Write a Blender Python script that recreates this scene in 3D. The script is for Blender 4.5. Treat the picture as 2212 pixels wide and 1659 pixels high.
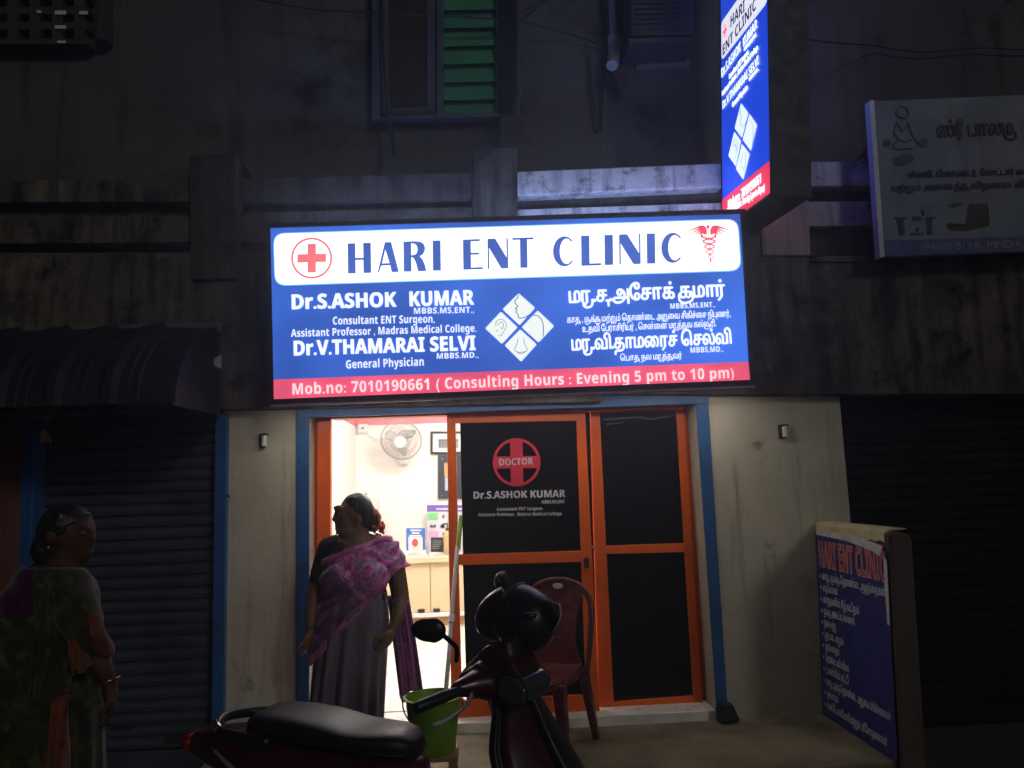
import bpy, bmesh, math, random
from mathutils import Vector, Matrix, Euler, geometry
random.seed(11)
for _o in list(bpy.data.objects):
    bpy.data.objects.remove(_o)
sc = bpy.context.scene
COL = sc.collection
R = math.radians

# ------------------------------------------------------------------ camera
CAM = Vector((0, 0, 1.52))
FPX, PW, PH = 1660.0, 2212.0, 1659.0            # focal length in the units of a 2212 x 1659 picture
MROT = Matrix.Rotation(R(-3.0), 3, 'Z') @ Matrix.Rotation(R(90 + 7.35), 3, 'X') @ Matrix.Rotation(R(-2.07), 3, 'Z')
cd = bpy.data.cameras.new('camera')
cd.sensor_width = 36.0
cd.lens = FPX / PW * 36.0
cd.clip_start = 0.05
cd.clip_end = 500
cam = bpy.data.objects.new('camera', cd)
cam.matrix_world = Matrix.Translation(CAM) @ MROT.to_4x4()
COL.objects.link(cam)
sc.camera = cam

# ------------------------------------------------------------------ world, street light, exposure
w = bpy.data.worlds.new('World')
sc.world = w
w.use_nodes = True
nt = w.node_tree
sky = nt.nodes.new('ShaderNodeTexSky')
sky.sky_type = 'NISHITA'
sky.sun_disc = False
sky.sun_elevation = R(22)
sky.sun_rotation = R(150)
nt.links.new(sky.outputs[0], nt.nodes['Background'].inputs[0])
nt.nodes['Background'].inputs[1].default_value = 0.0012
sd = bpy.data.lights.new('street_light', 'SUN')
sd.energy = 0.34
sd.angle = R(9)
sd.color = (1.0, 0.97, 0.90)
so = bpy.data.objects.new('street_light', sd)
SUNV = Vector((0.55, -1.0, 0.50)).normalized()       # towards the light
so.rotation_euler = SUNV.to_track_quat('Z', 'Y').to_euler()
COL.objects.link(so)
sc.view_settings.view_transform = 'Standard'
sc.view_settings.look = 'None'
sc.view_settings.exposure = 0.0
sc.view_settings.gamma = 1.0
sc.render.engine = 'CYCLES'
sc.cycles.use_denoising = True
sc.cycles.max_bounces = 8
sc.cycles.sample_clamp_indirect = 6.0

# ------------------------------------------------------------------ geometry helpers
def ray(x, y):
    return MROT @ Vector(((x - PW / 2) / FPX, -(y - PH / 2) / FPX, -1.0))
def at(x, y, Y):
    d = ray(x, y)
    return CAM + d * ((Y - CAM.y) / d.y)
def gz(x, y, z=0.0):
    d = ray(x, y)
    return CAM + d * ((z - CAM.z) / d.z)
class Plane:
    """A flat board: origin, right, up and outward directions."""
    def __init__(s, O, A, B):
        s.O = O
        s.u = (A - O).normalized()
        n = (A - O).cross(B - O).normalized()
        if n.dot(CAM - O) < 0: n = -n
        s.n = n
        v = n.cross(s.u)
        if v.z < 0: v = -v
        s.v = v
    def hit(s, x, y, off=0.0):
        d = ray(x, y)
        t = (s.O + s.n * off - CAM).dot(s.n) / d.dot(s.n)
        return CAM + d * t
    def uv(s, x, y):
        p = s.hit(x, y) - s.O
        return (p.dot(s.u), p.dot(s.v))
    def w(s, a, b, off=0.0):
        return s.O + s.u * a + s.v * b + s.n * off

class MB:
    def __init__(s): s.v = []; s.f = []
    def add(s, vs, fs):
        k = len(s.v)
        s.v += [Vector(p) for p in vs]
        s.f += [tuple(i + k for i in f) for f in fs]
        return s
    def box(s, x0, x1, y0, y1, z0, z1):
        return s.add([(x0,y0,z0),(x1,y0,z0),(x1,y1,z0),(x0,y1,z0),(x0,y0,z1),(x1,y0,z1),(x1,y1,z1),(x0,y1,z1)],
                     [(3,2,1,0),(4,5,6,7),(0,1,5,4),(1,2,6,5),(2,3,7,6),(3,0,4,7)])
    def obox(s, c, ax, ay, az):
        """oriented box: centre and three half-axis vectors"""
        c = Vector(c); vs = []
        for k in (-1, 1):
            for (i, j) in ((-1,-1),(1,-1),(1,1),(-1,1)):
                vs.append(c + Vector(ax)*i + Vector(ay)*j + Vector(az)*k)
        return s.add(vs, [(3,2,1,0),(4,5,6,7),(0,1,5,4),(1,2,6,5),(2,3,7,6),(3,0,4,7)])
    def prism(s, pts, vec):
        n = len(pts); vec = Vector(vec)
        vs = [Vector(p) for p in pts] + [Vector(p) + vec for p in pts]
        return s.add(vs, [tuple(range(n)), tuple(range(2*n-1, n-1, -1))] + [(i, i+n, (i+1) % n + n, (i+1) % n) for i in range(n)])
    def slab(s, px, Y, depth):
        return s.prism([at(x, y, Y) for x, y in px], (0, depth, 0))
    def tube(s, path, rad, n=10, caps=True, flat=1.0, up=None):
        path = [Vector(p) for p in path]
        if not hasattr(rad, '__len__'): rad = [rad] * len(path)
        rings = []
        a0 = None
        for i, p in enumerate(path):
            t = (path[min(i+1, len(path)-1)] - path[max(i-1, 0)])
            t = t.normalized() if t.length > 1e-9 else Vector((0,0,1))
            if a0 is None:
                a = Vector(up) if up else (Vector((0,0,1)) if abs(t.z) < .9 else Vector((1,0,0)))
            else: a = a0
            a = (a - t * a.dot(t)).normalized()
            a0 = a
            b = t.cross(a)
            rings.append([p + (a * math.cos(2*math.pi*k/n) * flat + b * math.sin(2*math.pi*k/n)) * rad[i] for k in range(n)])
        return s.loft(rings, caps)
    def limb(s, path, rad, n=12):
        """a tube with rounded ends"""
        path = [Vector(p) for p in path]
        if not hasattr(rad, '__len__'): rad = [rad] * len(path)
        d0 = (path[0] - path[1]).normalized(); d1 = (path[-1] - path[-2]).normalized()
        P, Q = [], []
        for a in (80, 55, 25):
            P.append(path[0] + d0 * rad[0] * math.sin(R(a))); Q.append(rad[0] * math.cos(R(a)))
        P += path; Q += list(rad)
        for a in (25, 55, 80):
            P.append(path[-1] + d1 * rad[-1] * math.sin(R(a))); Q.append(rad[-1] * math.cos(R(a)))
        return s.tube(P, Q, n)
    def loft(s, rings, caps=True, closed=True):
        n = len(rings[0]); vs = [p for r in rings for p in r]; fs = []
        m = n if closed else n - 1
        for i in range(len(rings) - 1):
            for k in range(m):
                fs.append((i*n+k, i*n+(k+1) % n, (i+1)*n+(k+1) % n, (i+1)*n+k))
        if caps and closed:
            fs.append(tuple(range(n-1, -1, -1))); fs.append(tuple((len(rings)-1)*n + k for k in range(n)))
        return s.add(vs, fs)
    def ball(s, c, r, seg=16, rows=10, rot=None):
        if not hasattr(r, '__len__'): r = (r, r, r)
        c = Vector(c); rings = []
        for i in range(1, rows):
            ph = math.pi * i / rows
            ring = []
            for k in range(seg):
                th = 2*math.pi*k/seg
                p = Vector((r[0]*math.sin(ph)*math.cos(th), r[1]*math.sin(ph)*math.sin(th), r[2]*math.cos(ph)))
                if rot is not None: p = rot @ p
                ring.append(c + p)
            rings.append(ring)
        t = Vector((0,0,r[2])); b = Vector((0,0,-r[2]))
        if rot is not None: t = rot @ t; b = rot @ b
        vs = [p for q in rings for p in q] + [c + t, c + b]
        T = len(vs) - 2; fs = []
        for i in range(len(rings)-1):
            for k in range(seg):
                fs.append((i*seg+k, (i+1)*seg+k, (i+1)*seg+(k+1) % seg, i*seg+(k+1) % seg))
        for k in range(seg):
            fs.append((T, k, (k+1) % seg)); L = (len(rings)-1)*seg
            fs.append((T+1, L+(k+1) % seg, L+k))
        return s.add(vs, fs)
    def lathe(s, prof, c, n=28, axis=None):
        c = Vector(c); q = Vector((0,0,1)).rotation_difference(Vector(axis)) if axis else None
        rings = []
        for r, z in prof:
            ring = []
            for k in range(n):
                p = Vector((r*math.cos(2*math.pi*k/n), r*math.sin(2*math.pi*k/n), z))
                if q: p = q @ p
                ring.append(c + p)
            rings.append(ring)
        return s.loft(rings, caps=True)
    def mesh(s, name, base=None):
        me = bpy.data.meshes.new(name)
        b = base if base is not None else Vector((0,0,0))
        me.from_pydata([tuple(p - b) for p in s.v], [], s.f)
        me.update()
        return me

BASE = {}
def root_of(o):
    while o.parent: o = o.parent
    return o
def mk(name, mb, mat, parent=None, smooth=False, bevel=0.0, label=None, base=None):
    if parent is not None: base = BASE[root_of(parent).name]
    me = mb.mesh(name, base)
    bm = bmesh.new(); bm.from_mesh(me)
    bmesh.ops.recalc_face_normals(bm, faces=bm.faces)
    bm.to_mesh(me); bm.free()
    if smooth:
        for p in me.polygons: p.use_smooth = True
        if smooth == 'auto' and hasattr(me, 'set_sharp_from_angle'): me.set_sharp_from_angle(angle=R(40))
    if mat: me.materials.append(mat)
    o = bpy.data.objects.new(name, me)
    COL.objects.link(o)
    if parent is not None: o.parent = parent
    elif base is not None:
        o.location = base; BASE[o.name] = base
    if bevel:
        m = o.modifiers.new('bevel', 'BEVEL'); m.width = bevel; m.segments = 2; m.limit_method = 'ANGLE'; m.angle_limit = R(40)
    if label: o['label'] = label
    return o
def tag(o, label, cat, group=None):
    o['label'] = label; o['category'] = cat
    if group: o['group'] = group
    return o
def thing(name, label, cat, base, group=None):
    o = bpy.data.objects.new(name, None)
    o.empty_display_size = 0.1
    o.location = base
    COL.objects.link(o)
    BASE[o.name] = Vector(base)
    return tag(o, label, cat, group)
def single(name, mb, mat, label, cat, base=None, group=None, **k):
    if base is None:
        base = Vector((sum(p.x for p in mb.v), sum(p.y for p in mb.v), 0)) / len(mb.v)
        base.z = min(p.z for p in mb.v)
    return tag(mk(name, mb, mat, base=base, **k), label, cat, group)

def blob(mb, voxel, smooth=4, fac=0.5):
    """melt intersecting closed pieces into one continuous surface"""
    me = mb.mesh('blob')
    o = bpy.data.objects.new('blob', me); COL.objects.link(o)
    m = o.modifiers.new('r', 'REMESH'); m.mode = 'VOXEL'; m.voxel_size = voxel
    if smooth:
        q = o.modifiers.new('s', 'SMOOTH'); q.iterations = smooth; q.factor = fac
    dg = bpy.context.evaluated_depsgraph_get(); dg.update()
    ev = bpy.data.meshes.new_from_object(o.evaluated_get(dg))
    out = MB()
    out.add([v.co.copy() for v in ev.vertices], [tuple(p.vertices) for p in ev.polygons])
    bpy.data.objects.remove(o); bpy.data.meshes.remove(me); bpy.data.meshes.remove(ev)
    return out
def shell(mb, off, keep, thick=0.004, relax=2, wave=None):
    """clothing: the body's own surface, moved outwards, cut where keep() says so, and given thickness"""
    me = mb.mesh('shell'); bm = bmesh.new(); bm.from_mesh(me)
    bmesh.ops.recalc_face_normals(bm, faces=bm.faces); bm.normal_update()
    nrm = [v.normal.copy() for v in bm.verts]
    for v, n in zip(bm.verts, nrm):
        v.co += n * (off + (wave(v.co) if wave else 0.0))
    kill = [f for f in bm.faces if not keep(f.calc_center_median())]
    bmesh.ops.delete(bm, geom=kill, context='FACES')
    bnd = [v for v in bm.verts if v.is_boundary]
    for _ in range(relax):
        new = {}
        for v in bnd:
            nb = [e.other_vert(v) for e in v.link_edges if e.is_boundary]
            if len(nb) == 2: new[v] = v.co * .4 + (nb[0].co + nb[1].co) * .3
        for v, c in new.items(): v.co = c
    loose = [v for v in bm.verts if not v.link_faces]
    bmesh.ops.delete(bm, geom=loose, context='VERTS')
    bm.normal_update(); bm.verts.index_update()
    n = len(bm.verts); out = MB()
    fs = [tuple(v.index for v in f.verts) for f in bm.faces]
    rim = [(e.link_loops[0].vert.index, e.link_loops[0].link_loop_next.vert.index) for e in bm.edges if e.is_boundary]
    out.add([v.co.copy() for v in bm.verts] + [v.co - v.normal*thick for v in bm.verts],
            fs + [tuple(i + n for i in reversed(f)) for f in fs] + [(b, a, a + n, b + n) for a, b in rim])
    bm.free(); bpy.data.meshes.remove(me)
    return out
def smoothpath(pts, n=6):
    """Catmull-Rom through points"""
    P = [Vector(p) for p in pts]; out = []
    for i in range(len(P) - 1):
        a, b, c, d = P[max(i-1, 0)], P[i], P[i+1], P[min(i+2, len(P)-1)]
        for k in range(n):
            t = k / n
            out.append(0.5 * ((2*b) + (c - a)*t + (2*a - 5*b + 4*c - d)*t*t + (3*b - a - 3*c + d)*t**3))
    out.append(P[-1])
    return out
def lerp(a, b, t): return a + (b - a) * t
def interp(tab, x):
    if x <= tab[0][0]: return tab[0][1]
    for (a, p), (b, q) in zip(tab, tab[1:]):
        if x <= b: return p + (q - p) * (x - a) / (b - a)
    return tab[-1][1]

# ------------------------------------------------------------------ materials
def nodes(name):
    m = bpy.data.materials.new(name); m.use_nodes = True
    return m, m.node_tree, m.node_tree.nodes['Principled BSDF']
def coords(nt, scale=(1,1,1), kind='Object'):
    t = nt.nodes.new('ShaderNodeTexCoord'); mp = nt.nodes.new('ShaderNodeMapping')
    mp.inputs['Scale'].default_value = scale
    nt.links.new(t.outputs[kind], mp.inputs[0])
    return mp.outputs[0]
def noise(nt, vec, scale, detail=6, rough=.6):
    n = nt.nodes.new('ShaderNodeTexNoise'); n.inputs['Scale'].default_value = scale
    n.inputs['Detail'].default_value = detail; n.inputs['Roughness'].default_value = rough
    nt.links.new(vec, n.inputs['Vector'])
    return n.outputs['Fac']
def ramp(nt, fac, stops):
    r = nt.nodes.new('ShaderNodeValToRGB'); e = r.color_ramp.elements
    while len(e) < len(stops): e.new(.5)
    for el, (p, c) in zip(e, stops):
        el.position = p; el.color = (c, c, c, 1) if not hasattr(c, '__len__') else tuple(c) + (1,)
    nt.links.new(fac, r.inputs[0])
    return r.outputs[0]
def mix(nt, fac, a, b):
    m = nt.nodes.new('ShaderNodeMix'); m.data_type = 'RGBA'
    for s, v in ((m.inputs[0], fac), (m.inputs[6], a), (m.inputs[7], b)):
        if hasattr(v, 'links') or hasattr(v, 'is_linked'): nt.links.new(v, s)
        elif hasattr(v, '__len__'): s.default_value = tuple(v) + (1,)
        else: s.default_value = v
    return m.outputs[2]
def bumpn(nt, b, h, strength, dist=.02):
    n = nt.nodes.new('ShaderNodeBump'); n.inputs['Strength'].default_value = strength; n.inputs['Distance'].default_value = dist
    nt.links.new(h, n.inputs['Height']); nt.links.new(n.outputs[0], b.inputs['Normal'])
def paint(name, col, rough=.5, metal=0.0, wear=None, wscale=6.0, spec=.5, coat=0.0, bump=0.0, lo=.45, hi=.7, stretch=(1,1,1)):
    m, nt, b = nodes(name)
    b.inputs['Roughness'].default_value = rough; b.inputs['Metallic'].default_value = metal
    b.inputs['Specular IOR Level'].default_value = spec; b.inputs['Coat Weight'].default_value = coat
    c2 = wear if wear else tuple(x * .72 for x in col)
    v = coords(nt, stretch)
    f = noise(nt, v, wscale, 8, .65)
    nt.links.new(mix(nt, ramp(nt, f, [(lo, 0), (hi, 1)]), col, c2), b.inputs['Base Color'])
    nt.links.new(ramp(nt, noise(nt, v, wscale*2.3, 4), [(.3, max(0, rough-.08)), (.75, min(1, rough+.14))]), b.inputs['Roughness'])
    if bump: bumpn(nt, b, noise(nt, v, wscale*5, 6), bump)
    return m
def plaster(name, light, dark, mould, amt=.5, streak=.5, scale=1.6, bump=.35):
    """old lime-washed plaster: blotches, vertical rain streaks and black mould"""
    m, nt, b = nodes(name)
    b.inputs['Roughness'].default_value = .92; b.inputs['Specular IOR Level'].default_value = .2
    v = coords(nt); vs = coords(nt, (7, 7, .55))
    base = mix(nt, ramp(nt, noise(nt, v, scale, 8, .7), [(.35, 0), (.68, 1)]), light, dark)
    st = ramp(nt, noise(nt, vs, scale*.9, 7, .65), [(.58 - .22*streak, 0), (.8 - .12*streak, 1)])
    c = mix(nt, st, base, mould)
    bl = ramp(nt, noise(nt, v, scale*2.6, 10, .75), [(.66 - .26*amt, 0), (.74 - .14*amt, 1)])
    c = mix(nt, bl, c, mould)
    sp = ramp(nt, noise(nt, v, scale*17, 5, .7), [(.62, 0), (.74, .6)])
    c = mix(nt, sp, c, dark)
    nt.links.new(c, b.inputs['Base Color'])
    bumpn(nt, b, noise(nt, v, scale*14, 8, .7), bump, .015)
    return m
def glow(name, col, strength, vary=.0, scale=2.0, tubes=None):
    """a backlit sheet; tubes = metres between the lamps behind it"""
    m, nt, b = nodes(name)
    b.inputs['Base Color'].default_value = tuple(min(.8, c) for c in col) + (1,)
    b.inputs['Roughness'].default_value = .25
    b.inputs['Emission Color'].default_value = tuple(col) + (1,)
    b.inputs['Emission Strength'].default_value = strength
    if vary:
        f = noise(nt, coords(nt, (1, 1, 1)), scale, 2, .4)
        r = ramp(nt, f, [(.3, strength*(1-vary)/8), (.7, strength*(1+vary)/8)])
        mm = nt.nodes.new('ShaderNodeMath'); mm.operation = 'MULTIPLY'; mm.inputs[1].default_value = 8
        nt.links.new(r, mm.inputs[0]); nt.links.new(mm.outputs[0], b.inputs['Emission Strength'])
    return m
def glass(name, col=(1,1,1), rough=.02):
    m, nt, b = nodes(name)
    b.inputs['Base Color'].default_value = tuple(col) + (1,)
    b.inputs['Transmission Weight'].default_value = 1.0; b.inputs['Roughness'].default_value = rough; b.inputs['IOR'].default_value = 1.2
    return m
def spotted(name, cols, scale, rough=.8, stretch=(1,1,1), at_=(.3,.42,.5,.58,.68)):
    """printed cloth: flowers and leaves scattered over a ground colour"""
    m, nt, b = nodes(name)
    b.inputs['Roughness'].default_value = rough; b.inputs['Sheen Weight'].default_value = .25; b.inputs['Specular IOR Level'].default_value = .2
    v = coords(nt, stretch)
    f = noise(nt, v, scale, 3, .55)
    c = ramp(nt, f, list(zip(at_, cols)))
    vo = nt.nodes.new('ShaderNodeTexVoronoi'); vo.inputs['Scale'].default_value = scale*1.7
    nt.links.new(v, vo.inputs['Vector'])
    sp = ramp(nt, vo.outputs['Distance'], [(.16, 1), (.26, 0)])
    c = mix(nt, sp, c, cols[-1])
    nt.links.new(c, b.inputs['Base Color'])
    bumpn(nt, b, noise(nt, v, 160, 2), .15, .004)
    return m
# ------------------------------------------------------------------ palette
M_road = paint('road_dust', (.10,.085,.065), .95, wear=(.055,.047,.04), wscale=3, bump=.4, spec=.2)
M_slab = paint('cement_floor', (.27,.235,.165), .88, wear=(.085,.07,.05), wscale=2.6, bump=.5, spec=.2, lo=.36, hi=.72)
M_cream = plaster('cream_plaster', (.60,.56,.45), (.44,.41,.33), (.19,.165,.115), amt=.12, streak=.18, scale=1.3)
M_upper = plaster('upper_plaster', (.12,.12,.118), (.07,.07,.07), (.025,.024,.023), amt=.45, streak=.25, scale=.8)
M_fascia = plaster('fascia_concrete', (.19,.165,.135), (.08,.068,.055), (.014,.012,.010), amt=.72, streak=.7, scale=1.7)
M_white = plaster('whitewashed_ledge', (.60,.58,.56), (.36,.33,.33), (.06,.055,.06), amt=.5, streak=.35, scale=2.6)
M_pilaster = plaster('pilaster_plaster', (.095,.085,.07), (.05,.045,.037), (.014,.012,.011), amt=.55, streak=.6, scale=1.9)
M_brown = plaster('brown_plaster', (.22,.10,.075), (.14,.07,.05), (.05,.03,.025), amt=.2, streak=.3)
M_blue = paint('blue_oil_paint', (.022,.105,.30), .42, wear=(.018,.08,.22), wscale=5, spec=.4)
M_orange = paint('orange_frame_paint', (.74,.125,.009), .38, wear=(.60,.09,.008), wscale=3, spec=.45)
M_film = paint('black_window_film', (.004,.004,.005), .1, wear=(.006,.006,.007), spec=.35, bump=.02)
M_clear = glass('clear_glass')
M_marble = paint('white_marble', (.78,.77,.74), .3, wear=(.60,.59,.57), wscale=4, spec=.5)
M_int = paint('interior_cream', (.87,.85,.79), .7, wear=(.84,.82,.75), wscale=.8, spec=.3)
M_pink = paint('pink_wall', (.78,.22,.24), .6, wear=(.72,.19,.21))
M_tile = paint('white_floor_tile', (.82,.80,.75), .25, wear=(.76,.74,.69), wscale=2)
M_black = paint('matt_black', (.012,.012,.013), .6, wear=(.02,.02,.02))
M_darksteel = paint('dark_steel', (.035,.037,.045), .5, .4, wear=(.02,.02,.022))
M_alu = paint('aluminium', (.62,.62,.64), .35, .9, wear=(.45,.45,.47))
M_pvc = paint('grey_pvc', (.30,.31,.33), .5, wear=(.18,.18,.19))
M_white_pl = paint('white_plastic', (.78,.77,.74), .4, wear=(.7,.69,.65))
M_winframe = paint('grey_blue_window_paint', (.05,.06,.09), .55, wear=(.03,.035,.05))
M_winbox = paint('window_dark_wood', (.05,.04,.03), .8, wear=(.03,.025,.02))
M_green = paint('green_louvre', (.055,.30,.15), .55, wear=(.035,.21,.10), spec=.4)

# ------------------------------------------------------------------ ground
gr = mk('ground', MB().add([(-60,-60,-.165),(60,-60,-.165),(60,60,-.165),(-60,60,-.165)], [(0,1,2,3)]), M_road)
gr['kind'] = 'structure'
XA = at(478, 1500, 5.0).x
pv = mk('pavement', MB().box(XA, 2.24, 4.14, 5.06, -.2, 0.0), M_slab, bevel=.012)
pv['kind'] = 'structure'

# ------------------------------------------------------------------ building
B = thing('shop_building', 'two storey shop front of stained plaster with cream pillars around the lit doorway', 'building', (0.2, 5.1, 0))
ZB = -.16
# upper storey wall with a real window opening
WX0, WX1 = at(815, 150, 5.3).x, at(1078, 150, 5.3).x
WZ0, WZ1 = at(940, 252, 5.3).z, at(940, -60, 5.3).z
uw = MB()
uw.box(-6.5, WX0, 5.30, 5.55, 3.30, 7.2); uw.box(WX1, 7.5, 5.30, 5.55, 3.30, 7.2)
uw.box(WX0, WX1, 5.30, 5.55, 3.30, WZ0); uw.box(WX0, WX1, 5.30, 5.55, WZ1, 7.2)
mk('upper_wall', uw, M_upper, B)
mk('window_room', MB().box(WX0-.3, WX1+.3, 6.4, 6.45, WZ0-.3, WZ1+.3), M_winbox, B)
# window
win = mk('window', MB().slab([(803,258),(821,257),(821,-70),(803,-70)], 5.20, .14)
         .slab([(821,258),(1074,251),(1074,243),(821,249)], 5.20, .14)
         .slab([(943,247),(959,247),(959,-70),(943,-70)], 5.20, .14)
         .slab([(1072,251),(1080,251),(1080,-70),(1072,-70)], 5.20, .14), M_winframe, B, bevel=.004)
mk('sash', MB().slab([(823,247),(838,247),(838,-70),(823,-70)], 5.225, .05).slab([(923,246),(941,246),(941,-70),(923,-70)], 5.225, .05)
   .slab([(838,247),(923,246),(923,231),(838,234)], 5.225, .05), M_winframe, win)
mk('pane', MB().slab([(838,234),(923,231),(923,-70),(838,-70)], 5.25, .006), paint('brown_window_glass', (.03,.026,.018), .3), win)
ys = [250.5, 217, 178, 139, 100, 61, 22, -17]
for i in range(7):
    a, b_ = ys[i], ys[i+1]
    mb = MB(); p = [at(960, a-1, 5.225), at(1071, a-4, 5.225), at(1071, b_, 5.275), at(960, b_+3, 5.275)]
    mb.prism(p, (0, .008, 0)); mk('louvre', mb, M_green, win)
# casement shutter hanging open on the right side of the window
mk('shutter', MB().prism([at(1076,250,5.19), at(1117,247,5.02), at(1117,-70,5.02), at(1076,-70,5.19)], (.02,.03,0)), M_winbox, win)
mk('shutter_bracket', MB().prism([at(1106,243,5.03), at(1118,186,5.03), at(1125,192,5.03), at(1112,246,5.03)], (.012,.04,0)), M_winbox, win)

# bands of the parapet
def band(name, px, Y, d, m, **k): return mk(name, MB().slab(px, Y, d), m, B, **k)
# long soffit/backing wall behind the bands
mk('parapet_wall', MB().box(-6.5, 7.5, 5.02, 5.30, 2.40, 3.62), M_pilaster, B)
band('ledge', [(1118,370),(1562,352),(1562,403),(1118,422)], 4.90, .12, M_white, bevel=.008)
band('ledge', [(1118,452),(1570,437),(1570,480),(1118,500)], 4.93, .09, M_white, bevel=.008)
band('ledge', [(1742,349),(2300,345),(2300,398),(1742,403)], 4.90, .12, M_white, bevel=.008)
band('ledge', [(1744,435),(2300,432),(2300,484),(1744,489)], 4.93, .09, M_white, bevel=.008)
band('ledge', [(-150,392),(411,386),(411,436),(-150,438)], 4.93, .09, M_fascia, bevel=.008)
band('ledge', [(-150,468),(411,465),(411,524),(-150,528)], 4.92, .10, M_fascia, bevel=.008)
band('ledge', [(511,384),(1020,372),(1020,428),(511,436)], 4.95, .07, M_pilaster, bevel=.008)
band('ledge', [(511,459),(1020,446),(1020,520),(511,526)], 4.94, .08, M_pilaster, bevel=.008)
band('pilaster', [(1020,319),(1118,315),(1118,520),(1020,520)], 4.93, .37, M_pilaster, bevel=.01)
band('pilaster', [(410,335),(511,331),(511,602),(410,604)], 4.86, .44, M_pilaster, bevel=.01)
band('pilaster', [(1640,318),(1743,314),(1752,552),(1646,552)], 4.88, .42, plaster('redlit_pilaster_plaster', (.42,.36,.34), (.30,.25,.24), (.10,.08,.08), amt=.2, streak=.3), bevel=.01)  # paler, pinker copy: the sign's red light is put into this plaster
# fascia band over the shops (two pieces with the step of the sign between them)
mk('fascia', MB().slab([(-200,545),(1300,545),(1300,868),(478,885),(-200,900)], 4.90, .4), M_fascia, B, bevel=.01)
mk('fascia', MB().slab([(1300.5,512),(1640,508),(1752,552),(2350,552),(2350,852),(1300.5,852)], 4.905, .395), M_fascia, B, bevel=.01)
mk('drip_ledge', MB().slab([(1752,553),(2350,548),(2350,562),(1752,566)], 4.885, .03), M_fascia, B, bevel=.006)
mk('ceiling_slab', MB().box(-6.5, 7.5, 5.31, 9.4, 3.0, 3.2), M_int, B)
# pillars
ZT = 2.16
xl0, xl1 = at(478,1200,5.0).x, at(641,1200,5.0).x
xr0, xr1 = at(1503,1200,5.0).x + .12, at(1846,1200,5.0).x
def boxpart(name, x0, x1, y0, y1, z0, z1, m, **k): return mk(name, MB().box(x0, x1, y0, y1, z0, z1), m, B, **k)
boxpart('pillar', xl0, xl1, 5.0, 5.35, ZB, ZT, M_cream, bevel=.012)
boxpart('pillar', xr0, xr1, 5.0, 5.35, ZB, ZT, M_cream, bevel=.012)
boxpart('pillar', -6.4, at(46,1200,5.0).x, 5.0, 5.35, ZB, ZT, M_brown, bevel=.012)
boxpart('pillar', 4.6, 6.4, 5.0, 5.35, ZB, ZT, M_brown, bevel=.012)
mk('door_reveal', MB().slab([(642,890),(668.5,889),(668.5,1600),(642,1600)], 4.999, .25), M_cream, B)
mk('door_reveal', MB().slab([(1502,866),(1560,865),(1600,1562),(1549,1562)], 4.998, .25), M_cream, B)
# painted steel posts beside the shutters and the door
def post(px, Y, d, lab=None): return mk('door_post', MB().slab(px, Y, d), M_blue, B, bevel=.004, label=lab)
post([(640,889),(668,888),(668,1590),(640,1590)], 4.983, .015)
post([(1503,866),(1530,865),(1574,1556),(1550,1558)], 4.983, .014)
post([(465,893),(491,893),(481,1640),(455,1640)], 4.955, .2)
post([(46,893),(73,893),(60,1640),(33,1640)], 4.955, .2)
mk('door_beam', MB().slab([(640,872),(1531,846),(1531,872),(640,902)], 4.975, .05), M_blue, B, bevel=.004)
mk('post_shoe', MB().prism([at(1560,1520,4.88), at(1584,1521,4.88), at(1598,1553,4.88), at(1598,1561,4.88), at(1556,1564,4.88)], (0,.06,0)), M_black, B, bevel=.01)
# roller shutters: corrugated sheets
def shutter(x0, x1, z0, z1, Y, m):
    mb = MB(); zs = []; n = int((z1 - z0) / .075); prof = []
    for i in range(n):
        z = z0 + i * .075
        for dz, dy in ((0, 0), (.010, -.012), (.034, -.017), (.058, -.012), (.066, 0), (.072, .006)):
            prof.append((z + dz, Y + dy))
    NS = 24
    def dent(x, z): return .006*math.sin(x*5.1 + z*2.3) * math.sin(z*3.7 - x*1.9) + .012*math.exp(-((x - x0 - .62*(x1-x0))**2 + (z - .55)**2)/.05)
    rings = []
    for z, y in prof:
        xs_ = [x0 + (x1-x0)*i/NS for i in range(NS+1)]
        zz_ = [z + .004*math.sin(x*2.1 + z*9) for x in xs_]
        rings.append([Vector((x, y + dent(x, z), q_)) for x, q_ in zip(xs_, zz_)] + [Vector((x, y + dent(x, z) + .02, q_)) for x, q_ in zip(xs_[::-1], zz_[::-1])])
    s = mk('roller_shutter', mb.loft(rings), m, B)
    mk('bottom_rail', MB().box(x0, x1, Y - .022, Y + .01, z0 - .12, z0 - .004), m, s, bevel=.006)
    return s
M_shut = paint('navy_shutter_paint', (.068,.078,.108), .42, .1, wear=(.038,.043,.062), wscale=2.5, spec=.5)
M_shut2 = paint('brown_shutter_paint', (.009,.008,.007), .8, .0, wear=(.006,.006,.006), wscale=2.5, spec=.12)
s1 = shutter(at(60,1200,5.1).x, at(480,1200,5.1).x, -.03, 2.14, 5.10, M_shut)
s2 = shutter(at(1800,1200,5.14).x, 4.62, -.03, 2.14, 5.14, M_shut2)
mk('pull_handle', MB().tube([(at(250,1560,5.08).x, 5.07, .12), (at(250,1560,5.08).x, 5.03, .13), (at(290,1560,5.08).x, 5.03, .13), (at(290,1560,5.08).x, 5.07, .12)], .008, 8), M_darksteel, s1, smooth='auto')
mk('lock_plate', MB().box(at(360,1560,5.08).x, at(420,1560,5.08).x, 5.06, 5.076, at(400,1600,5.08).z, at(400,1588,5.08).z), M_darksteel, s1)
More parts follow.
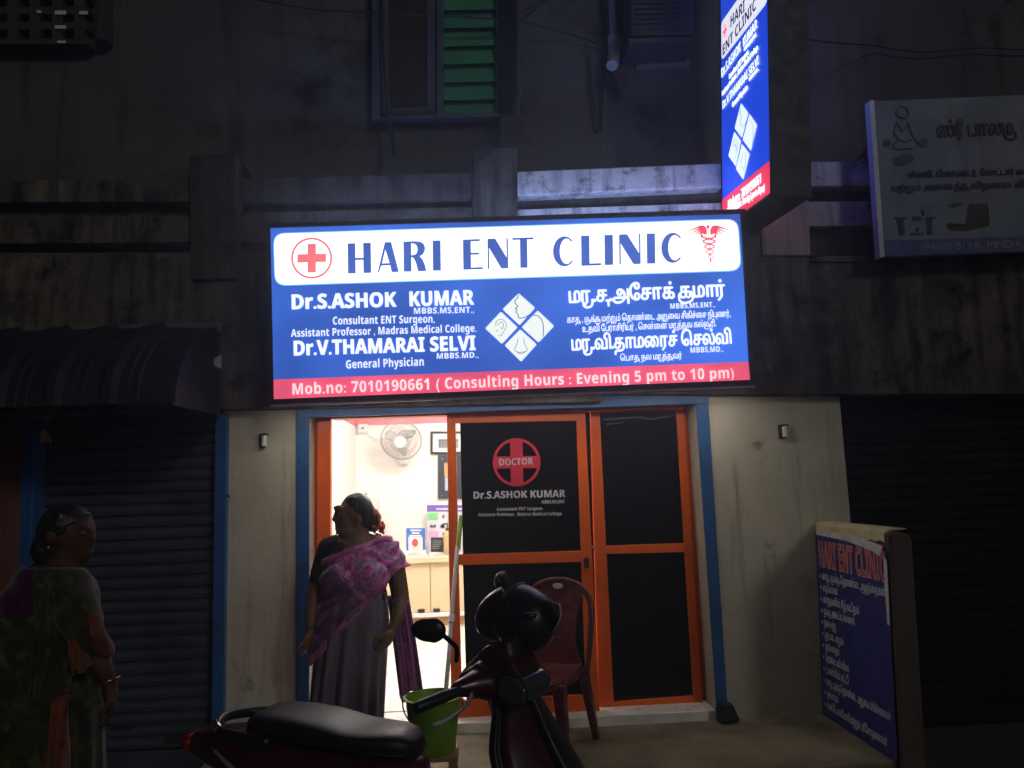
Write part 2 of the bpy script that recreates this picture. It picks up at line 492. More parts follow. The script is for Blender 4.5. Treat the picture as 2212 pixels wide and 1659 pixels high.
# ventilation block of the stair, upper left
vg = mk('ventilator', MB().slab([(-150,96),(191,95),(191,84),(-150,85)], 5.18, .12), M_winbox, B)
vb = MB()
for c in range(8):
    x = -118 + 48 * c
    vb.slab([(x-10,85),(x+12,85),(x+12,-90),(x-10,-90)], 5.19, .11)
for r in range(4):
    y = 72 - 33 * r
    vb.slab([(-150,y-9),(191,y-9),(191,y-24),(-150,y-24)], 5.20, .09)
mk('lattice', vb, M_winbox, vg)
mk('back_panel', MB().slab([(-150,84),(191,84),(191,-90),(-150,-90)], 5.285, .012), paint('ventilator_back', (.20,.19,.17), .8), vg)
for (x, y, w_, h) in ((130,27,24,8), (130,58,24,7), (133,90,18,5), (180,27,18,7), (84,25,9,5)):
    mk('pale_slot', MB().slab([(x-w_/2,y+h/2),(x+w_/2,y+h/2),(x+w_/2,y-h/2),(x-w_/2,y-h/2)], 5.174, .004), M_white_pl, vg)  # small pale pieces set over the lattice

# ---------------------------------------------------------------- doorway and clinic room
orange = MB()
orange.slab([(685,901),(714,900),(714,1600),(685,1600)], 5.10, .06)
mk('door_jamb', orange, M_orange, B, bevel=.004)
mk('door_track', MB().slab([(714,893),(1482,868),(1482,880),(714,905)], 5.07, .14), M_orange, B, bevel=.003)
def leaf(Y, outer, inner, mids, extra=None):
    """one sliding leaf: stiles, rails and blacked out panes; outer/inner = corners tl,tr,br,bl in picture units"""
    lf = mk('sliding_door', MB().slab([outer[0], inner[0], inner[3], outer[3]], Y, .045), M_orange, B, bevel=.004)
    mk('stile', MB().slab([inner[1], outer[1], outer[2], inner[2]], Y, .045), M_orange, lf, bevel=.004)
    for px in ([outer[0], outer[1], inner[1], inner[0]], [inner[3], inner[2], outer[2], outer[3]], mids):
        mk('rail', MB().slab(px, Y + .002, .041), M_orange, lf, bevel=.003)
    return lf
l1 = leaf(5.10, [(965,895),(1264,889),(1296,1543),(975,1558)], [(984,914),(1245,909),(1266,1501),(998,1513)],
          [(990,1198),(1256,1190),(1258,1214),(991,1221)])
mk('pane', MB().slab([(994,911),(1244,907),(1257,1192),(1000,1200)], 5.122, .005), M_film, l1)
mk('pane', MB().slab([(1000,1219),(1258,1212),(1268,1503),(1008,1512)], 5.122, .005), M_film, l1)
mk('clear_strip', MB().slab([(983,912),(994.5,912),(1008,1512),(996,1513)], 5.121, .004), M_clear, l1)
l2 = leaf(5.165, [(1275,884),(1478,876),(1518,1526),(1294,1536)], [(1296,893),(1461,887),(1498,1503),(1326,1516)],
          [(1308,1179),(1480,1173),(1482,1193),(1309,1197)])
mk('pane', MB().slab([(1294,890),(1463,885),(1482,1176),(1308,1182)], 5.185, .005), M_film, l2)
mk('pane', MB().slab([(1309,1194),(1480,1190),(1500,1506),(1324,1518)], 5.185, .005), M_film, l2)
# printed film on the glass of the front leaf
SD = Plane(at(990,1200,5.116), at(1250,1192,5.116), at(990,920,5.116))
M_dred = paint('door_red_print', (.66,.022,.06), .5)
M_dgrey = paint('door_grey_print', (.62,.61,.68), .5)
DOOR = (SD, l1, M_dred, M_dgrey)
M_reflection = paint('painted_reflection', (.05,.05,.055), .35)  # pale strips painted in as faint reflections on the right pane
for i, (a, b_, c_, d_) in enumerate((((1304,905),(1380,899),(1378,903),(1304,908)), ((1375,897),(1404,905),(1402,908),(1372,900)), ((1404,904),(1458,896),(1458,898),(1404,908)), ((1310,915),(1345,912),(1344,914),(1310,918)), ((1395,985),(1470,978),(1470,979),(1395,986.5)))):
    mk('painted_reflection', MB().slab([a, b_, c_, d_], 5.1835, .0012), M_reflection, l2)
mk('door_lock', MB().slab([(1262,1205),(1272,1204.5),(1273,1226),(1263,1226.5)], 5.085, .014), M_darksteel, l1, bevel=.003)
mk('door_latch', MB().slab([(1276,1180),(1287,1179.5),(1287,1183),(1276,1183.5)], 5.14, .02), M_alu, l2)
mk('gap_strip', MB().slab([(1262,890),(1278,890),(1298,1535),(1280,1538)], 5.20, .006), M_film, B)
mk('frame_stop', MB().slab([(1466,872),(1512,870),(1560,1562),(1506,1548)], 5.215, .03), M_orange, B)
mk('frame_stop', MB().slab([(662,902),(690,901),(690,1600),(662,1600)], 5.165, .03), M_orange, B)
# threshold step, room
TX0, TX1 = at(690,1580,5.0).x, at(1546,1550,5.0).x
boxpart('threshold', TX0, TX1, 4.985, 5.30, -.02, .062, M_marble, bevel=.006)
XW, YB = at(770,1000,9.0).x, 9.0
boxpart('interior_floor', XW-.2, 2.6, 5.30, YB, -.1, .068, M_tile)
boxpart('interior_wall', XW-.1, XW, 5.36, YB, .068, 2.24, M_int)
boxpart('interior_wall', XW-.1, 2.7, YB, YB+.1, .068, 2.24, M_int)
boxpart('interior_wall', 2.0, 2.1, 5.36, YB, .068, 2.9, M_int)
boxpart('interior_wall', xl1-.3, TX0-.02, 5.34, 5.40, .068, 2.9, M_int)
boxpart('pink_wall_band', XW-.1, XW+.004, 5.42, YB-.01, 2.245, 2.98, M_pink)
boxpart('pink_wall_band', XW+.01, 2.0, YB-.004, YB+.1, 2.245, 2.98, M_pink)
boxpart('dado_strip', XW+.006, 2.0, YB-.012, YB-.005, 2.225, 2.246, M_white_pl)
boxpart('door_lintel', xl1, xr0, 5.22, 5.36, 2.06, 2.98, M_int)
# ------------------------------------------------------------------ flat shapes, lettering
def fill2d(loops):
    """fill outlines (with holes) given as lists of 2-D points"""
    c = bpy.data.curves.new('f', 'CURVE'); c.dimensions = '2D'; c.fill_mode = 'BOTH'
    for lp in loops:
        s = c.splines.new('POLY'); s.points.add(len(lp) - 1); s.use_cyclic_u = True
        for q, (x, y) in zip(s.points, lp): q.co = (x, y, 0, 1)
    o = bpy.data.objects.new('f', c)
    me = bpy.data.meshes.new_from_object(o)
    r = ([(v.co.x, v.co.y) for v in me.vertices], [tuple(p.vertices) for p in me.polygons])
    bpy.data.objects.remove(o); bpy.data.curves.remove(c); bpy.data.meshes.remove(me)
    return r
def wind_fill(loops):
    """triangles inside outlines that may overlap or cross themselves (non-zero winding)"""
    if not loops: return [], []
    pts, edges = [], []
    for L in loops:
        k = len(pts); pts += [Vector(p) for p in L]; edges += [(k+i, k+(i+1) % len(L)) for i in range(len(L))]
    vo, eo, fo, *_ = geometry.delaunay_2d_cdt(pts, edges, [], 0, 1e-5)
    boxes = [(min(p[0] for p in L), max(p[0] for p in L), min(p[1] for p in L), max(p[1] for p in L)) for L in loops]
    keep = []
    for f in fo:
        x = sum(vo[i].x for i in f)/len(f); y = sum(vo[i].y for i in f)/len(f); w = 0
        for L, (xa, xb, ya, yb) in zip(loops, boxes):
            if not (xa <= x <= xb and ya <= y <= yb): continue
            for i in range(len(L)):
                (x0, y0), (x1, y1) = L[i-1], L[i]
                if (y0 <= y) != (y1 <= y):
                    if x0 + (y - y0)/(y1 - y0)*(x1 - x0) > x: w += 1 if y1 > y0 else -1
        if w: keep.append(tuple(f))
    return [(v.x, v.y) for v in vo], keep
_tc = {}
def glyphs(s, off=0.0, space=1.0):
    k = (s, off, space)
    if k not in _tc:
        c = bpy.data.curves.new('t', 'FONT'); c.body = s; c.size = 1; c.space_character = space
        o = bpy.data.objects.new('t', c); COL.objects.link(o)
        dg = bpy.context.evaluated_depsgraph_get(); dg.update()
        cu = o.evaluated_get(dg).to_curve(dg)
        loops = []
        for sp in cu.splines:
            if sp.type == 'BEZIER':
                bp = sp.bezier_points; L = []
                for i in range(len(bp)):
                    p, q = bp[i], bp[(i+1) % len(bp)]
                    straight = (p.handle_right - p.co).length < 1e-6 and (q.handle_left - q.co).length < 1e-6
                    r_ = [p.co, q.co] if straight else geometry.interpolate_bezier(p.co, p.handle_right, q.handle_left, q.co, 6)
                    L += [(v.x, v.y) for v in r_[:-1]]
            else: L = [(p.co.x, p.co.y) for p in sp.points]
            if len(L) > 2: loops.append(L)
        o.evaluated_get(dg).to_curve_clear(); bpy.data.objects.remove(o); bpy.data.curves.remove(c)
        _tc[k] = wind_fill(loops)
    return _tc[k]
def B_(s):
    """the heavy upright sans letters"""
    o = ''
    for c in s:
        if 'A' <= c <= 'Z': o += chr(0x1D5D4 + ord(c) - 65)
        elif 'a' <= c <= 'z': o += chr(0x1D5EE + ord(c) - 97)
        elif '0' <= c <= '9': o += chr(0x1D7EC + ord(c) - 48)
        else: o += c
    return o
COPY = [0]           # points per copy of the last line laid out
def latin(s, bold=0.0, space=1.0):
    COPY[0] = 0
    vs, fs = glyphs(B_(s), 0.0, space)
    V_, F_ = list(vs), list(fs)
    if bold:
        COPY[0] = len(vs)
        for k in range(8):
            a = 2*math.pi*k/8; j = len(V_)
            V_.extend((x + bold*math.cos(a), y + bold*.6*math.sin(a)) for x, y in vs); F_.extend(tuple(i + j for i in f) for f in fs)
    return V_, F_
def bounds(vs):
    xs = [p[0] for p in vs]; ys = [p[1] for p in vs]
    return min(xs), max(xs), min(ys), max(ys)
def strip2d(pts, wd):
    """a flat ribbon along 2-D points"""
    vs, fs = [], []
    if not hasattr(wd, '__len__'): wd = [wd] * len(pts)
    for i, p in enumerate(pts):
        a = pts[max(i-1, 0)]; b = pts[min(i+1, len(pts)-1)]
        dx, dy = b[0]-a[0], b[1]-a[1]; L = math.hypot(dx, dy) or 1
        nx, ny = -dy/L*wd[i]/2, dx/L*wd[i]/2
        vs += [(p[0]+nx, p[1]+ny), (p[0]-nx, p[1]-ny)]
    for i in range(len(pts)-1): fs.append((2*i, 2*i+1, 2*i+3, 2*i+2))
    return vs, fs
def sp2(pts, n=6): return [(p.x, p.y) for p in smoothpath([(a, b, 0) for a, b in pts], n)]
PRE = '\u0bc6\u0bc7\u0bc8'; MARK = '\u0bbe\u0bbf\u0bc0\u0bc1\u0bc2\u0bc6\u0bc7\u0bc8\u0bca\u0bcb\u0bcd'
def tamil(s, bold=.03):
    """lay out Tamil cluster by cluster: the vowel signs that stand before the consonant, and drawn tails for the u signs"""
    clusters = []
    for ch in s:
        if ch in MARK and clusters: clusters[-1] += ch
        else: clusters.append(ch)
    V_, F_ = [], []
    def put(vs, fs, dx):
        k = len(V_); V_.extend((x + dx, y) for x, y in vs); F_.extend(tuple(i + k for i in f) for f in fs)
    x = 0.0
    for cl in clusters:
        if cl == ' ': x += .26; continue
        if cl == '.':
            vs, fs = fill2d([[(.065*math.cos(2*math.pi*k/14), .065 + .065*math.sin(2*math.pi*k/14)) for k in range(14)]]); put(vs, fs, x + .065); x += .20; continue
        base, marks = cl[0], cl[1:]
        u = None; pre = post_ = ''
        for m in marks:
            if m in '\u0bc1\u0bc2': u = m
            elif m in PRE: pre += m
            elif m == '\u0bca': pre += '\u0bc6'; post_ += '\u0bbe'
            elif m == '\u0bcb': pre += '\u0bc7'; post_ += '\u0bbe'
            else: post_ += m
        vs, fs = glyphs(pre + base + post_)
        if not vs: continue
        x0, x1, y0, y1 = bounds(vs)
        dx = x - x0
        put(vs, fs, dx)
        end = x1
        if u:
            wd = .062; h = .54
            if base in 'சபயவஙஞதந':
                if base in 'சதந': ribs = [[(x1-.06, .035), (x1+.115, .035)], [(x1+.085, .065), (x1+.085, -.24)]]; end = x1 + .11
                else: ribs = [[(x1-.035, .05), (x1-.035, -.25)]]
            elif base == 'க': ribs = [sp2([(x1-.02,.3), (x1+.08,.16), (x1+.05,-.12), ((x0+x1)/2,-.25), (x0+.02,-.16), (x0-.05,.06), (x0+.0,.2)])]; end = x1 + .08
            else:
                ribs = [sp2([(x0+.11,.0), (x0+.10,-.14), ((x0+x1)/2,-.255), (x1+.04,-.20), (x1+.12,-.03), (x1+.12,.13)])]; end = x1 + .13
            if u == '\u0bc2': ribs.append(sp2([(end-.02,.1), (end+.07,.25), (end+.16,.1), (end+.16,-.1)])); end += .17
            for r_ in ribs: put(*strip2d(r_, wd), dx)
        x += (end - x0) + .075
    COPY[0] = 0
    if bold:
        n = len(V_); COPY[0] = n; base_v = list(V_); base_f = list(F_)
        for (ax, ay) in ((bold, 0), (-bold, 0), (0, bold*.6), (0, -bold*.6), (bold*.5, 0), (-bold*.5, 0)):
            k = len(V_); V_.extend((a + ax, b + ay) for a, b in base_v); F_.extend(tuple(i + k for i in f) for f in base_f)
    return V_, F_
HCAP = bounds(glyphs(B_('H'))[0]); HCAP = HCAP[3] - HCAP[2]
TCAP = bounds(glyphs('ம')[0]); TCAP = TCAP[3] - TCAP[2]
def lay(plane, vs2, fs, a0, b0, ux, uy, off, jig=0.0):
    mb = MB()
    n = COPY[0]
    mb.add([plane.w(a0 + x*ux[0] + y*uy[0], b0 + x*ux[1] + y*uy[1], off + (.00018*(i//n) if n else 0)) for i, (x, y) in enumerate(vs2)], fs)
    return mb
def write(plane, text, xl, xr, yl, yr, cap, mat, parent, off=.004, bold=0.0, tam=False, space=1.0, name='lettering'):
    """letter a line of text between two picture points of its baseline"""
    vs, fs = tamil(text, bold) if tam else latin(text, bold, space)
    x0, x1, y0, y1 = bounds(vs)
    A, Bq = plane.uv(xl, yl), plane.uv(xr, yr)
    L = math.hypot(Bq[0]-A[0], Bq[1]-A[1]); ex = ((Bq[0]-A[0])/L, (Bq[1]-A[1])/L)
    xm, ym = (xl+xr)/2, (yl+yr)/2
    p, q = plane.uv(xm, ym), plane.uv(xm, ym-cap)
    H = math.hypot(q[0]-p[0], q[1]-p[1])
    sx = L / (x1 - x0); sy = H / (TCAP if tam else HCAP + 1.2*bold)
    ux = (ex[0]*sx, ex[1]*sx); uy = (-ex[1]*sy, ex[0]*sy)
    mb = lay(plane, [(x - x0, y) for x, y in vs], fs, A[0], A[1], ux, uy, off)
    return mk(name, mb, mat, parent)
def decal(plane, loops, off, mat, parent, name, thick=0.0, label=None):
    L2 = [[plane.uv(x, y) for x, y in lp] for lp in loops]
    vs, fs = fill2d(L2)
    mb = MB(); mb.add([plane.w(a, b, off) for a, b in vs], fs)
    return mk(name, mb, mat, parent, label=label)
def lines(plane, paths, wpx, off, mat, parent, name):
    mb = MB()
    for pth in paths:
        vs, fs = strip2d(pth, wpx)
        mb.add([plane.hit(x, y, off) for x, y in vs], fs)
    return mk(name, mb, mat, parent)
def circle(cx, cy, rx, ry=None, n=40, a0=0, a1=360):
    ry = ry or rx
    return [(cx + rx*math.cos(R(a0 + (a1-a0)*i/n)), cy + ry*math.sin(R(a0 + (a1-a0)*i/n))) for i in range(n + (0 if a1-a0 == 360 else 1))]
def roundpoly(pts, r, n=5):
    """round the corners of a polygon given in picture units"""
    out = []
    for i, p in enumerate(pts):
        a, b = pts[i-1], pts[(i+1) % len(pts)]
        va = Vector((a[0]-p[0], a[1]-p[1])); vb = Vector((b[0]-p[0], b[1]-p[1]))
        s = Vector(p) + va.normalized()*r; e = Vector(p) + vb.normalized()*r
        for k in range(n+1):
            t = k/n
            q = s*(1-t)**2 + Vector(p)*2*t*(1-t) + e*t*t
            out.append((q.x, q.y))
    return out
LET = {
 'H': [[(0,0),(.33,0),(.33,.44),(.67,.44),(.67,0),(1,0),(1,1),(.67,1),(.67,.51),(.33,.51),(.33,1),(0,1)]],
 'A': [[(0,0),(.06,0),(.18,.23),(.6,.23),(.67,0),(1,0),(.66,1),(.36,1)], [(.215,.30),(.38,.76),(.57,.30)]],
 'R': [[(0,0),(.34,0),(.34,.47),(.42,.46),(.53,.32),(.64,0),(1,0),(.94,.2),(.85,.38),(.72,.49),(.86,.56),(.94,.66),(.96,.77),(.92,.88),(.83,.95),(.68,.99),(.5,1),(0,1)],
       [(.34,.54),(.34,.93),(.48,.92),(.57,.87),(.62,.78),(.62,.68),(.57,.59),(.48,.55)]],
 'I': [[(0,0),(1,0),(1,1),(0,1)]],
 'E': [[(0,0),(1,0),(1,.065),(.4,.065),(.4,.49),(.82,.49),(.82,.555),(.4,.555),(.4,.935),(.87,.935),(.87,1),(0,1)]],
 'N': [[(0,0),(.07,0),(.07,.7),(.66,0),(1,0),(1,1),(.93,1),(.93,.36),(.38,1),(0,1)]],
 'T': [[(.36,0),(.7,0),(.7,.935),(1,.935),(1,1),(0,1),(0,.935),(.36,.935)]],
 'L': [[(0,0),(1,0),(1,.07),(.42,.07),(.42,1),(0,1)]],
}
_o = [(.5+.5*math.cos(R(a)), .5+.5*math.sin(R(a))) for a in range(38, 323, 9)]
_i = [(.60+.30*math.cos(R(a)), .5+.42*math.sin(R(a))) for a in range(312, 47, -9)]
LET['C'] = [_o + _i]
def title(plane, cells, base, cap, off, mat, parent, split=True):
    """the display lettering: cells = (letter, x0, x1); base and cap are functions of x in picture units"""
    for ch, x0, x1 in cells:
        loops = []
        for lp in LET[ch]:
            L = []
            for u, v in lp:
                x = x0 + (x1-x0)*u
                L.append((x + (1-v)*0.9, base(x) - cap(x)*v))
            loops.append(L)
        decal(plane, loops, off, mat, parent, 'lettering')

# ------------------------------------------------------------------ main backlit signboard
TL, TR, BL = at(583.7,492.3,4.55), at(1599.2,461.6,4.55), at(591.4,862.7,4.62)
S1 = Plane(TL, TR, BL)
G_blue = glow('backlit_blue', (.036,.120,.56), 1.1, .45, 1.2)
G_white = glow('backlit_white', (1.0,1.0,.96), 1.45, .08, 1.3)
G_text = glow('backlit_white_text', (.93,.97,1.0), 1.1)
G_red = glow('backlit_red_band', (.85,.10,.19), 1.0, .2, 3.0)
G_textp = glow('backlit_pink_white_text', (1.0,.84,.84), 1.0, .12, 5)
G_title = glow('backlit_title_blue', (.055,.125,.50), 1.0, .15, 3)
G_pink = glow('backlit_pink', (.88,.17,.20), 1.0, .15, 3)
G_tile = glow('backlit_tile', (.93,1.0,.97), .98)
G_line = glow('tile_outline', (.06,.14,.20), 1.0)
G_line2 = glow('tile_outline_pale', (.30,.35,.38), 1.0)
G_cad = glow('backlit_caduceus', (.72,.07,.12), 1.0)
M_rail = paint('pale_frame_rail', (.55,.50,.52), .35, .5)
sb = thing('clinic_signboard', 'wide backlit blue signboard with white title panel above the clinic door', 'signboard', (.27, 4.62, 2.07))
def sbox(px, back, front):
    """box on the sign's own plane from depth back to depth front (metres along its normal)"""
    return MB().prism([S1.hit(x, y) + S1.n*front for x, y in px], -S1.n*(front-back))
mk('housing', sbox([(574,484),(1609,452),(1632,832),(583,874)], -.24, -.012), M_darksteel, sb, bevel=.006)
mk('frame', sbox([(574,484),(1609,452),(1599,462),(584,492.5)], -.011, .012)
   .prism([S1.hit(x, y) + S1.n*.012 for x, y in [(574,484),(584,492.5),(591.5,862.5),(583,874)]], -S1.n*.023)
   .prism([S1.hit(x, y) + S1.n*.012 for x, y in [(1599,462),(1609,452),(1632,832),(1620.5,820.5)]], -S1.n*.023)
   .prism([S1.hit(x, y) + S1.n*.012 for x, y in [(591.5,862.5),(1620.5,820.5),(1632,832),(583,874)]], -S1.n*.023), M_darksteel, sb)
mk('bottom_rail', sbox([(584,874.3),(1630,832.3),(1630,837),(584,879)], -.022, .004), M_rail, sb, bevel=.003)
mk('under_glow', sbox([(592,874),(1626,832.4),(1626,834),(592,875.6)], -.115, -.024), glow('added_under_glow', (1.0,.92,.80), 10.0), sb)  # glowing strip added behind the rail to light the pillars
mk('top_glow', sbox([(600,483),(1600,451),(1600,449),(600,481)], -.20, -.10), glow('added_top_glow', (.30,.42,.90), 17.0), sb)  # added bluish strip, stands in for bloom on the wall above
fp = decal(S1, [[(583.7,492.3),(1599.2,461.6),(1617.3,781.5),(590.6,820)]], -.004, G_blue, sb, 'blue_panel')
decal(S1, [[(590.6,820),(1617.3,781.5),(1621,820.5),(591.4,862.7)]], -.004, G_red, sb, 'red_band')
tp = decal(S1, [roundpoly([(591.5,505.5),(1593,474.5),(1600,583),(595,615.5)], 24)], -.001, G_white, sb, 'title_panel')
hl = decal(S1, [roundpoly([(589.5,503.3),(1595,472),(1602.5,585.5),(593,617.8)], 25)], -.0025, glow('cyan_edge', (.25,.62,1.0), 1.0), sb, 'title_edge')
base1 = lambda x: 591 - (x - 752)*.0329
title(S1, [('H',751,801),('A',815,860.5),('R',871.5,920),('I',934.5,951.5),('E',1000,1042),('N',1053,1097),('T',1106.5,1152.4),
           ('C',1194,1243),('L',1255,1297.5),('I',1305.5,1323.6),('N',1337,1383),('I',1396.7,1414.6),('C',1428,1477)],
      base1, lambda x: 65, .002, G_title, tp)
ce = decal(S1, [circle(673.4,557.7,44.5), circle(673.4,557.7,40.2)], .002, G_pink, sb, 'cross_emblem')
c0, c1 = 31, 9
cross = [(-c1,-c0),(c1,-c0),(c1,-c1),(c0,-c1),(c0,c1),(c1,c1),(c1,c0),(-c1,c0),(-c1,c1),(-c0,c1),(-c0,-c1),(-c1,-c1)]
decal(S1, [[(673.6 + x, 557.7 + y - x*.03) for x, y in cross]], .0025, G_pink, ce, 'cross')
# caduceus
cad = MB()
def cadd(vs, fs): cad.add([S1.hit(x, y, .0022) for x, y in vs], fs)
cx0 = lambda y: 1529 + (y - 487)*.08
cadd(*strip2d([(cx0(y), y) for y in (494, 515, 540, 566)], 1.6))
cadd(*fill2d([circle(1529.3, 490, 3.6, n=16)]))
for s in (-1, 1):
    pts, wd = [], []
    for i in range(61):
        t = i/60; y = 508 + 58*t; amp = 15*(1-t)**.8 + 1
        pts.append((cx0(y) + s*amp*math.sin(t*math.pi*5.2 + .9), y)); wd.append(3.6*(1-t*.7))
    cadd(*strip2d(pts, wd))
    for k, (dx, dy, ww) in enumerate(((46, -1, 4.6), (40, 4, 4.6), (33, 8.5, 4.4), (25, 12, 4.2), (17, 15, 4))):
        p0 = (1530.5 + s*4, 500 + k*1.6); p1 = (1530.5 + s*14, 489 + k*3.4); p2 = (1530.5 + s*dx, 500 + dy - s*dx*.03)
        cadd(*strip2d(sp2([p0, p1, p2], 8), [2, 3, 3.6, 4.2, 4.6, ww+.4, ww+.4, ww, ww, ww-.4, ww-.8, ww-1.2, ww-1.8, ww-2.4, ww-3, 1, .3][:17]))
mk('caduceus_emblem', cad, G_cad, sb)
w1 = lambda t, xl, xr, yl, yr, cap, **k: write(S1, t, xl, xr, yl, yr, cap, k.pop('mat', G_text), sb, **k)
w1('Dr.S.ASHOK', 630.6, 857, 668, 662.2, 32, bold=.022)
w1('KUMAR', 885, 1024.6, 661.5, 657.7, 32, bold=.022)
w1('MBBS,MS,ENT.,', 894.6, 1024, 678, 675.5, 12.5, space=1.06)
w1('Consultant ENT Surgeon,', 719.5, 939, 701.2, 697, 16.6, space=1.03)
w1('Assistant Professor , Madras Medical College.', 629, 1029, 728, 716.6, 16.2, space=1.03)
w1('Dr.V.THAMARAI SELVI', 635, 1027.6, 768, 756, 32, bold=.022)
w1('MBBS.MD.,', 943.8, 1033.5, 775, 772.5, 11.8, space=1.06)
w1('General Physician', 747.7, 915.6, 796, 789.7, 17.5, space=1.03)
w1('Mob.no: 7010190661 ( Consulting Hours : Evening 5 pm to 10 pm)', 632.4, 1585, 852.5, 816.6, 23.5, space=1.06, mat=G_textp)
w1('மரு.சு.அசோக் குமார்', 1228.8, 1567, 654.5, 639.5, 25.5, tam=True, bold=.034)
w1('MBBS,MS,ENT.,', 1448, 1544.6, 667, 663.2, 11, space=1.06)
w1('காது , மூக்கு மற்றும் தொண்டை அறுவை சிகிச்சை நிபுணர்,', 1225, 1578, 697.4, 684, 11, tam=True, bold=.012)
w1('உதவி பேராசிரியர் , சென்னை மருத்துவ கல்லூரி.', 1258, 1546.6, 717.4, 705, 11, tam=True, bold=.012)
w1('மரு.வி.தாமரைச் செல்வி', 1234.7, 1580.5, 757, 742, 23.5, tam=True, bold=.034)
w1('MBBS,MD.,', 1491.5, 1562, 762, 759.5, 11.5, space=1.06)
w1('பொது நல மருத்துவர்', 1340, 1473, 779.5, 774, 10.5, tam=True, bold=.012)
# four tiles: throat, neck, ear and nose
def tiles(plane, quads, art, off, par, gt, gl, gl2, wpx):
    for q, (paths, pale) in zip(quads, art):
        t = decal(plane, [roundpoly(q, min(3, wpx*2.2))], off, gt, par, 'tile')
        lines(plane, paths, wpx, off + .0015, gl2 if pale else gl, t, 'line_drawing')
Q1 = [[(1120.3,633.3),(1156,664.8),(1122.4,702.5),(1085.7,668)], [(1161.6,670.5),(1197,704.3),(1163.4,740),(1127,707)],
      [(1082,673),(1118,707),(1084.3,743),(1048,709.4)], [(1123.7,711.5),(1159.6,744),(1125.7,781.5),(1090,746)]]
A1 = [([sp2([(1119,636),(1118,644),(1112,650),(1114,656),(1119,662),(1113,666),(1117,670),(1114,674),(1119,679),(1120,686),(1126,687),(1136,684.5),(1146,678)], 5)], False),
      ([sp2([(1152,681),(1160,681.5),(1168,688),(1173,700),(1174,714),(1173,727)], 6)], False),
      ([sp2([(1071,704),(1072,695),(1080,690),(1089,693),(1094,702),(1091,711),(1086,719),(1083,725),(1076,725)], 5),
        sp2([(1076,704),(1078,698),(1084,696),(1088,703),(1085,710),(1080,706)], 5), sp2([(1071,716),(1076,713)], 3)], True),
      ([sp2([(1119,732),(1117,742),(1113,751),(1112,757),(1117,760),(1124,761),(1131,760),(1138,758),(1138,752),(1133,743),(1131,731)], 5),
        sp2([(1114,759),(1125,764),(1137,759)], 4)], True)]
tiles(S1, Q1, A1, 0.0, sb, G_tile, G_line, G_line2, 1.9)

# ------------------------------------------------------------------ printed emblem and name on the sliding door
SD, l1, M_dred, M_dgrey = DOOR
v8 = lambda cx, cy: (945 + cx*.2685, 864 + cy*.2685)
dcx, dcy = v8(637, 501)
ring_ = [circle(dcx, dcy, 51.5, 52, 48), circle(dcx, dcy, 45.5, 46, 48)]
em_ = decal(SD, ring_, .0006, M_dred, l1, 'door_emblem')
decal(SD, [[(dcx-50, dcy-12), (dcx+50, dcy-14), (dcx+50, dcy+12), (dcx-50, dcy+14)]], .0009, M_dred, em_, 'cross_arm')
decal(SD, [[(dcx-14.5, dcy-50), (dcx+12.5, dcy-50), (dcx+14.5, dcy+50), (dcx-12, dcy+50)]], .0012, M_dred, em_, 'cross_arm')
def wd(t, a, b, cap, **k): write(SD, t, *[v for p in zip(v8(*a), v8(*b)) for v in p], cap*.2685, M_dgrey, l1, off=k.pop('off', .0010), **k)
wd('DOCTOR', (498,527), (770,517), 52, off=.0016)
wd('Dr.S.ASHOK KUMAR', (290,794), (1030,780), 58, bold=.020)
wd('MBBS,MS,ENT.', (840,833), (1027,829), 26, bold=.008)
wd('Consultant ENT Surgeon,', (479,891), (850,885), 26)
wd('Assistant Professor , Madras Medical College.', (328,936), (1003,927), 26)

# ------------------------------------------------------------------ projecting signboard
S2 = Plane(Vector((1.723,4.85,3.340)), Vector((1.770,4.22,3.312)), Vector((1.764,4.85,4.206)))
G2_blue = glow('side_sign_blue', (.012,.062,.62), 1.0, .1, 2)
G2_white = glow('side_sign_white', (.80,.92,1.0), 1.05)
G2_panel = glow('side_sign_panel', (.86,.86,.95), 1.0)
G2_red = glow('side_sign_red', (.80,.035,.085), 1.1)
G2_ink = glow('side_sign_ink', (.022,.028,.10), 1.0)
G2_line = glow('side_sign_line', (.05,.10,.16), 1.0)
v3 = lambda cx, cy: (1539 + cx*.2931, cy*.2931)
ps = thing('projecting_signboard', 'tall narrow backlit blue signboard sticking out from the wall at the right', 'signboard', (1.85, 4.5, 3.0))
f0 = [v3(60,200-60), v3(335,-80), v3(395,1450), v3(100,1645)]
def s2(a, b, off): return S2.w(a, b, off)
aF, aN = -.05, .66
bB, bT = S2.uv(*v3(395,1450))[1], 2.15
pr = MB().prism([s2(aF,bB,-.004), s2(aN,bB,-.004), s2(aN,bT,-.004), s2(aF,bT,-.004)], -S2.n*.235)
mk('housing', pr, M_black, ps, bevel=.004)
fr = MB()
for (a0, a1, b0, b1) in ((aF-.012, aN+.012, bB-.014, bB), (aF-.012, aN+.012, bT, bT+.014), (aF-.012, aF, bB, bT), (aN, aN+.012, bB, bT)):
    fr.prism([s2(a0,b0,.006), s2(a1,b0,.006), s2(a1,b1,.006), s2(a0,b1,.006)], -S2.n*.25)
mk('frame', fr, M_black, ps)
mk('blue_panel', MB().add([s2(aF,bB,0), s2(aN,bB,0), s2(aN,bT,0), s2(aF,bT,0)], [(0,1,2,3)]), G2_blue, ps)
mk('back_panel', MB().add([s2(aF,bB,-.243), s2(aN,bB,-.243), s2(aN,bT,-.243), s2(aF,bT,-.243)], [(0,1,2,3)]), G2_blue, ps)
bR = S2.uv(*v3(388,1215))[1]
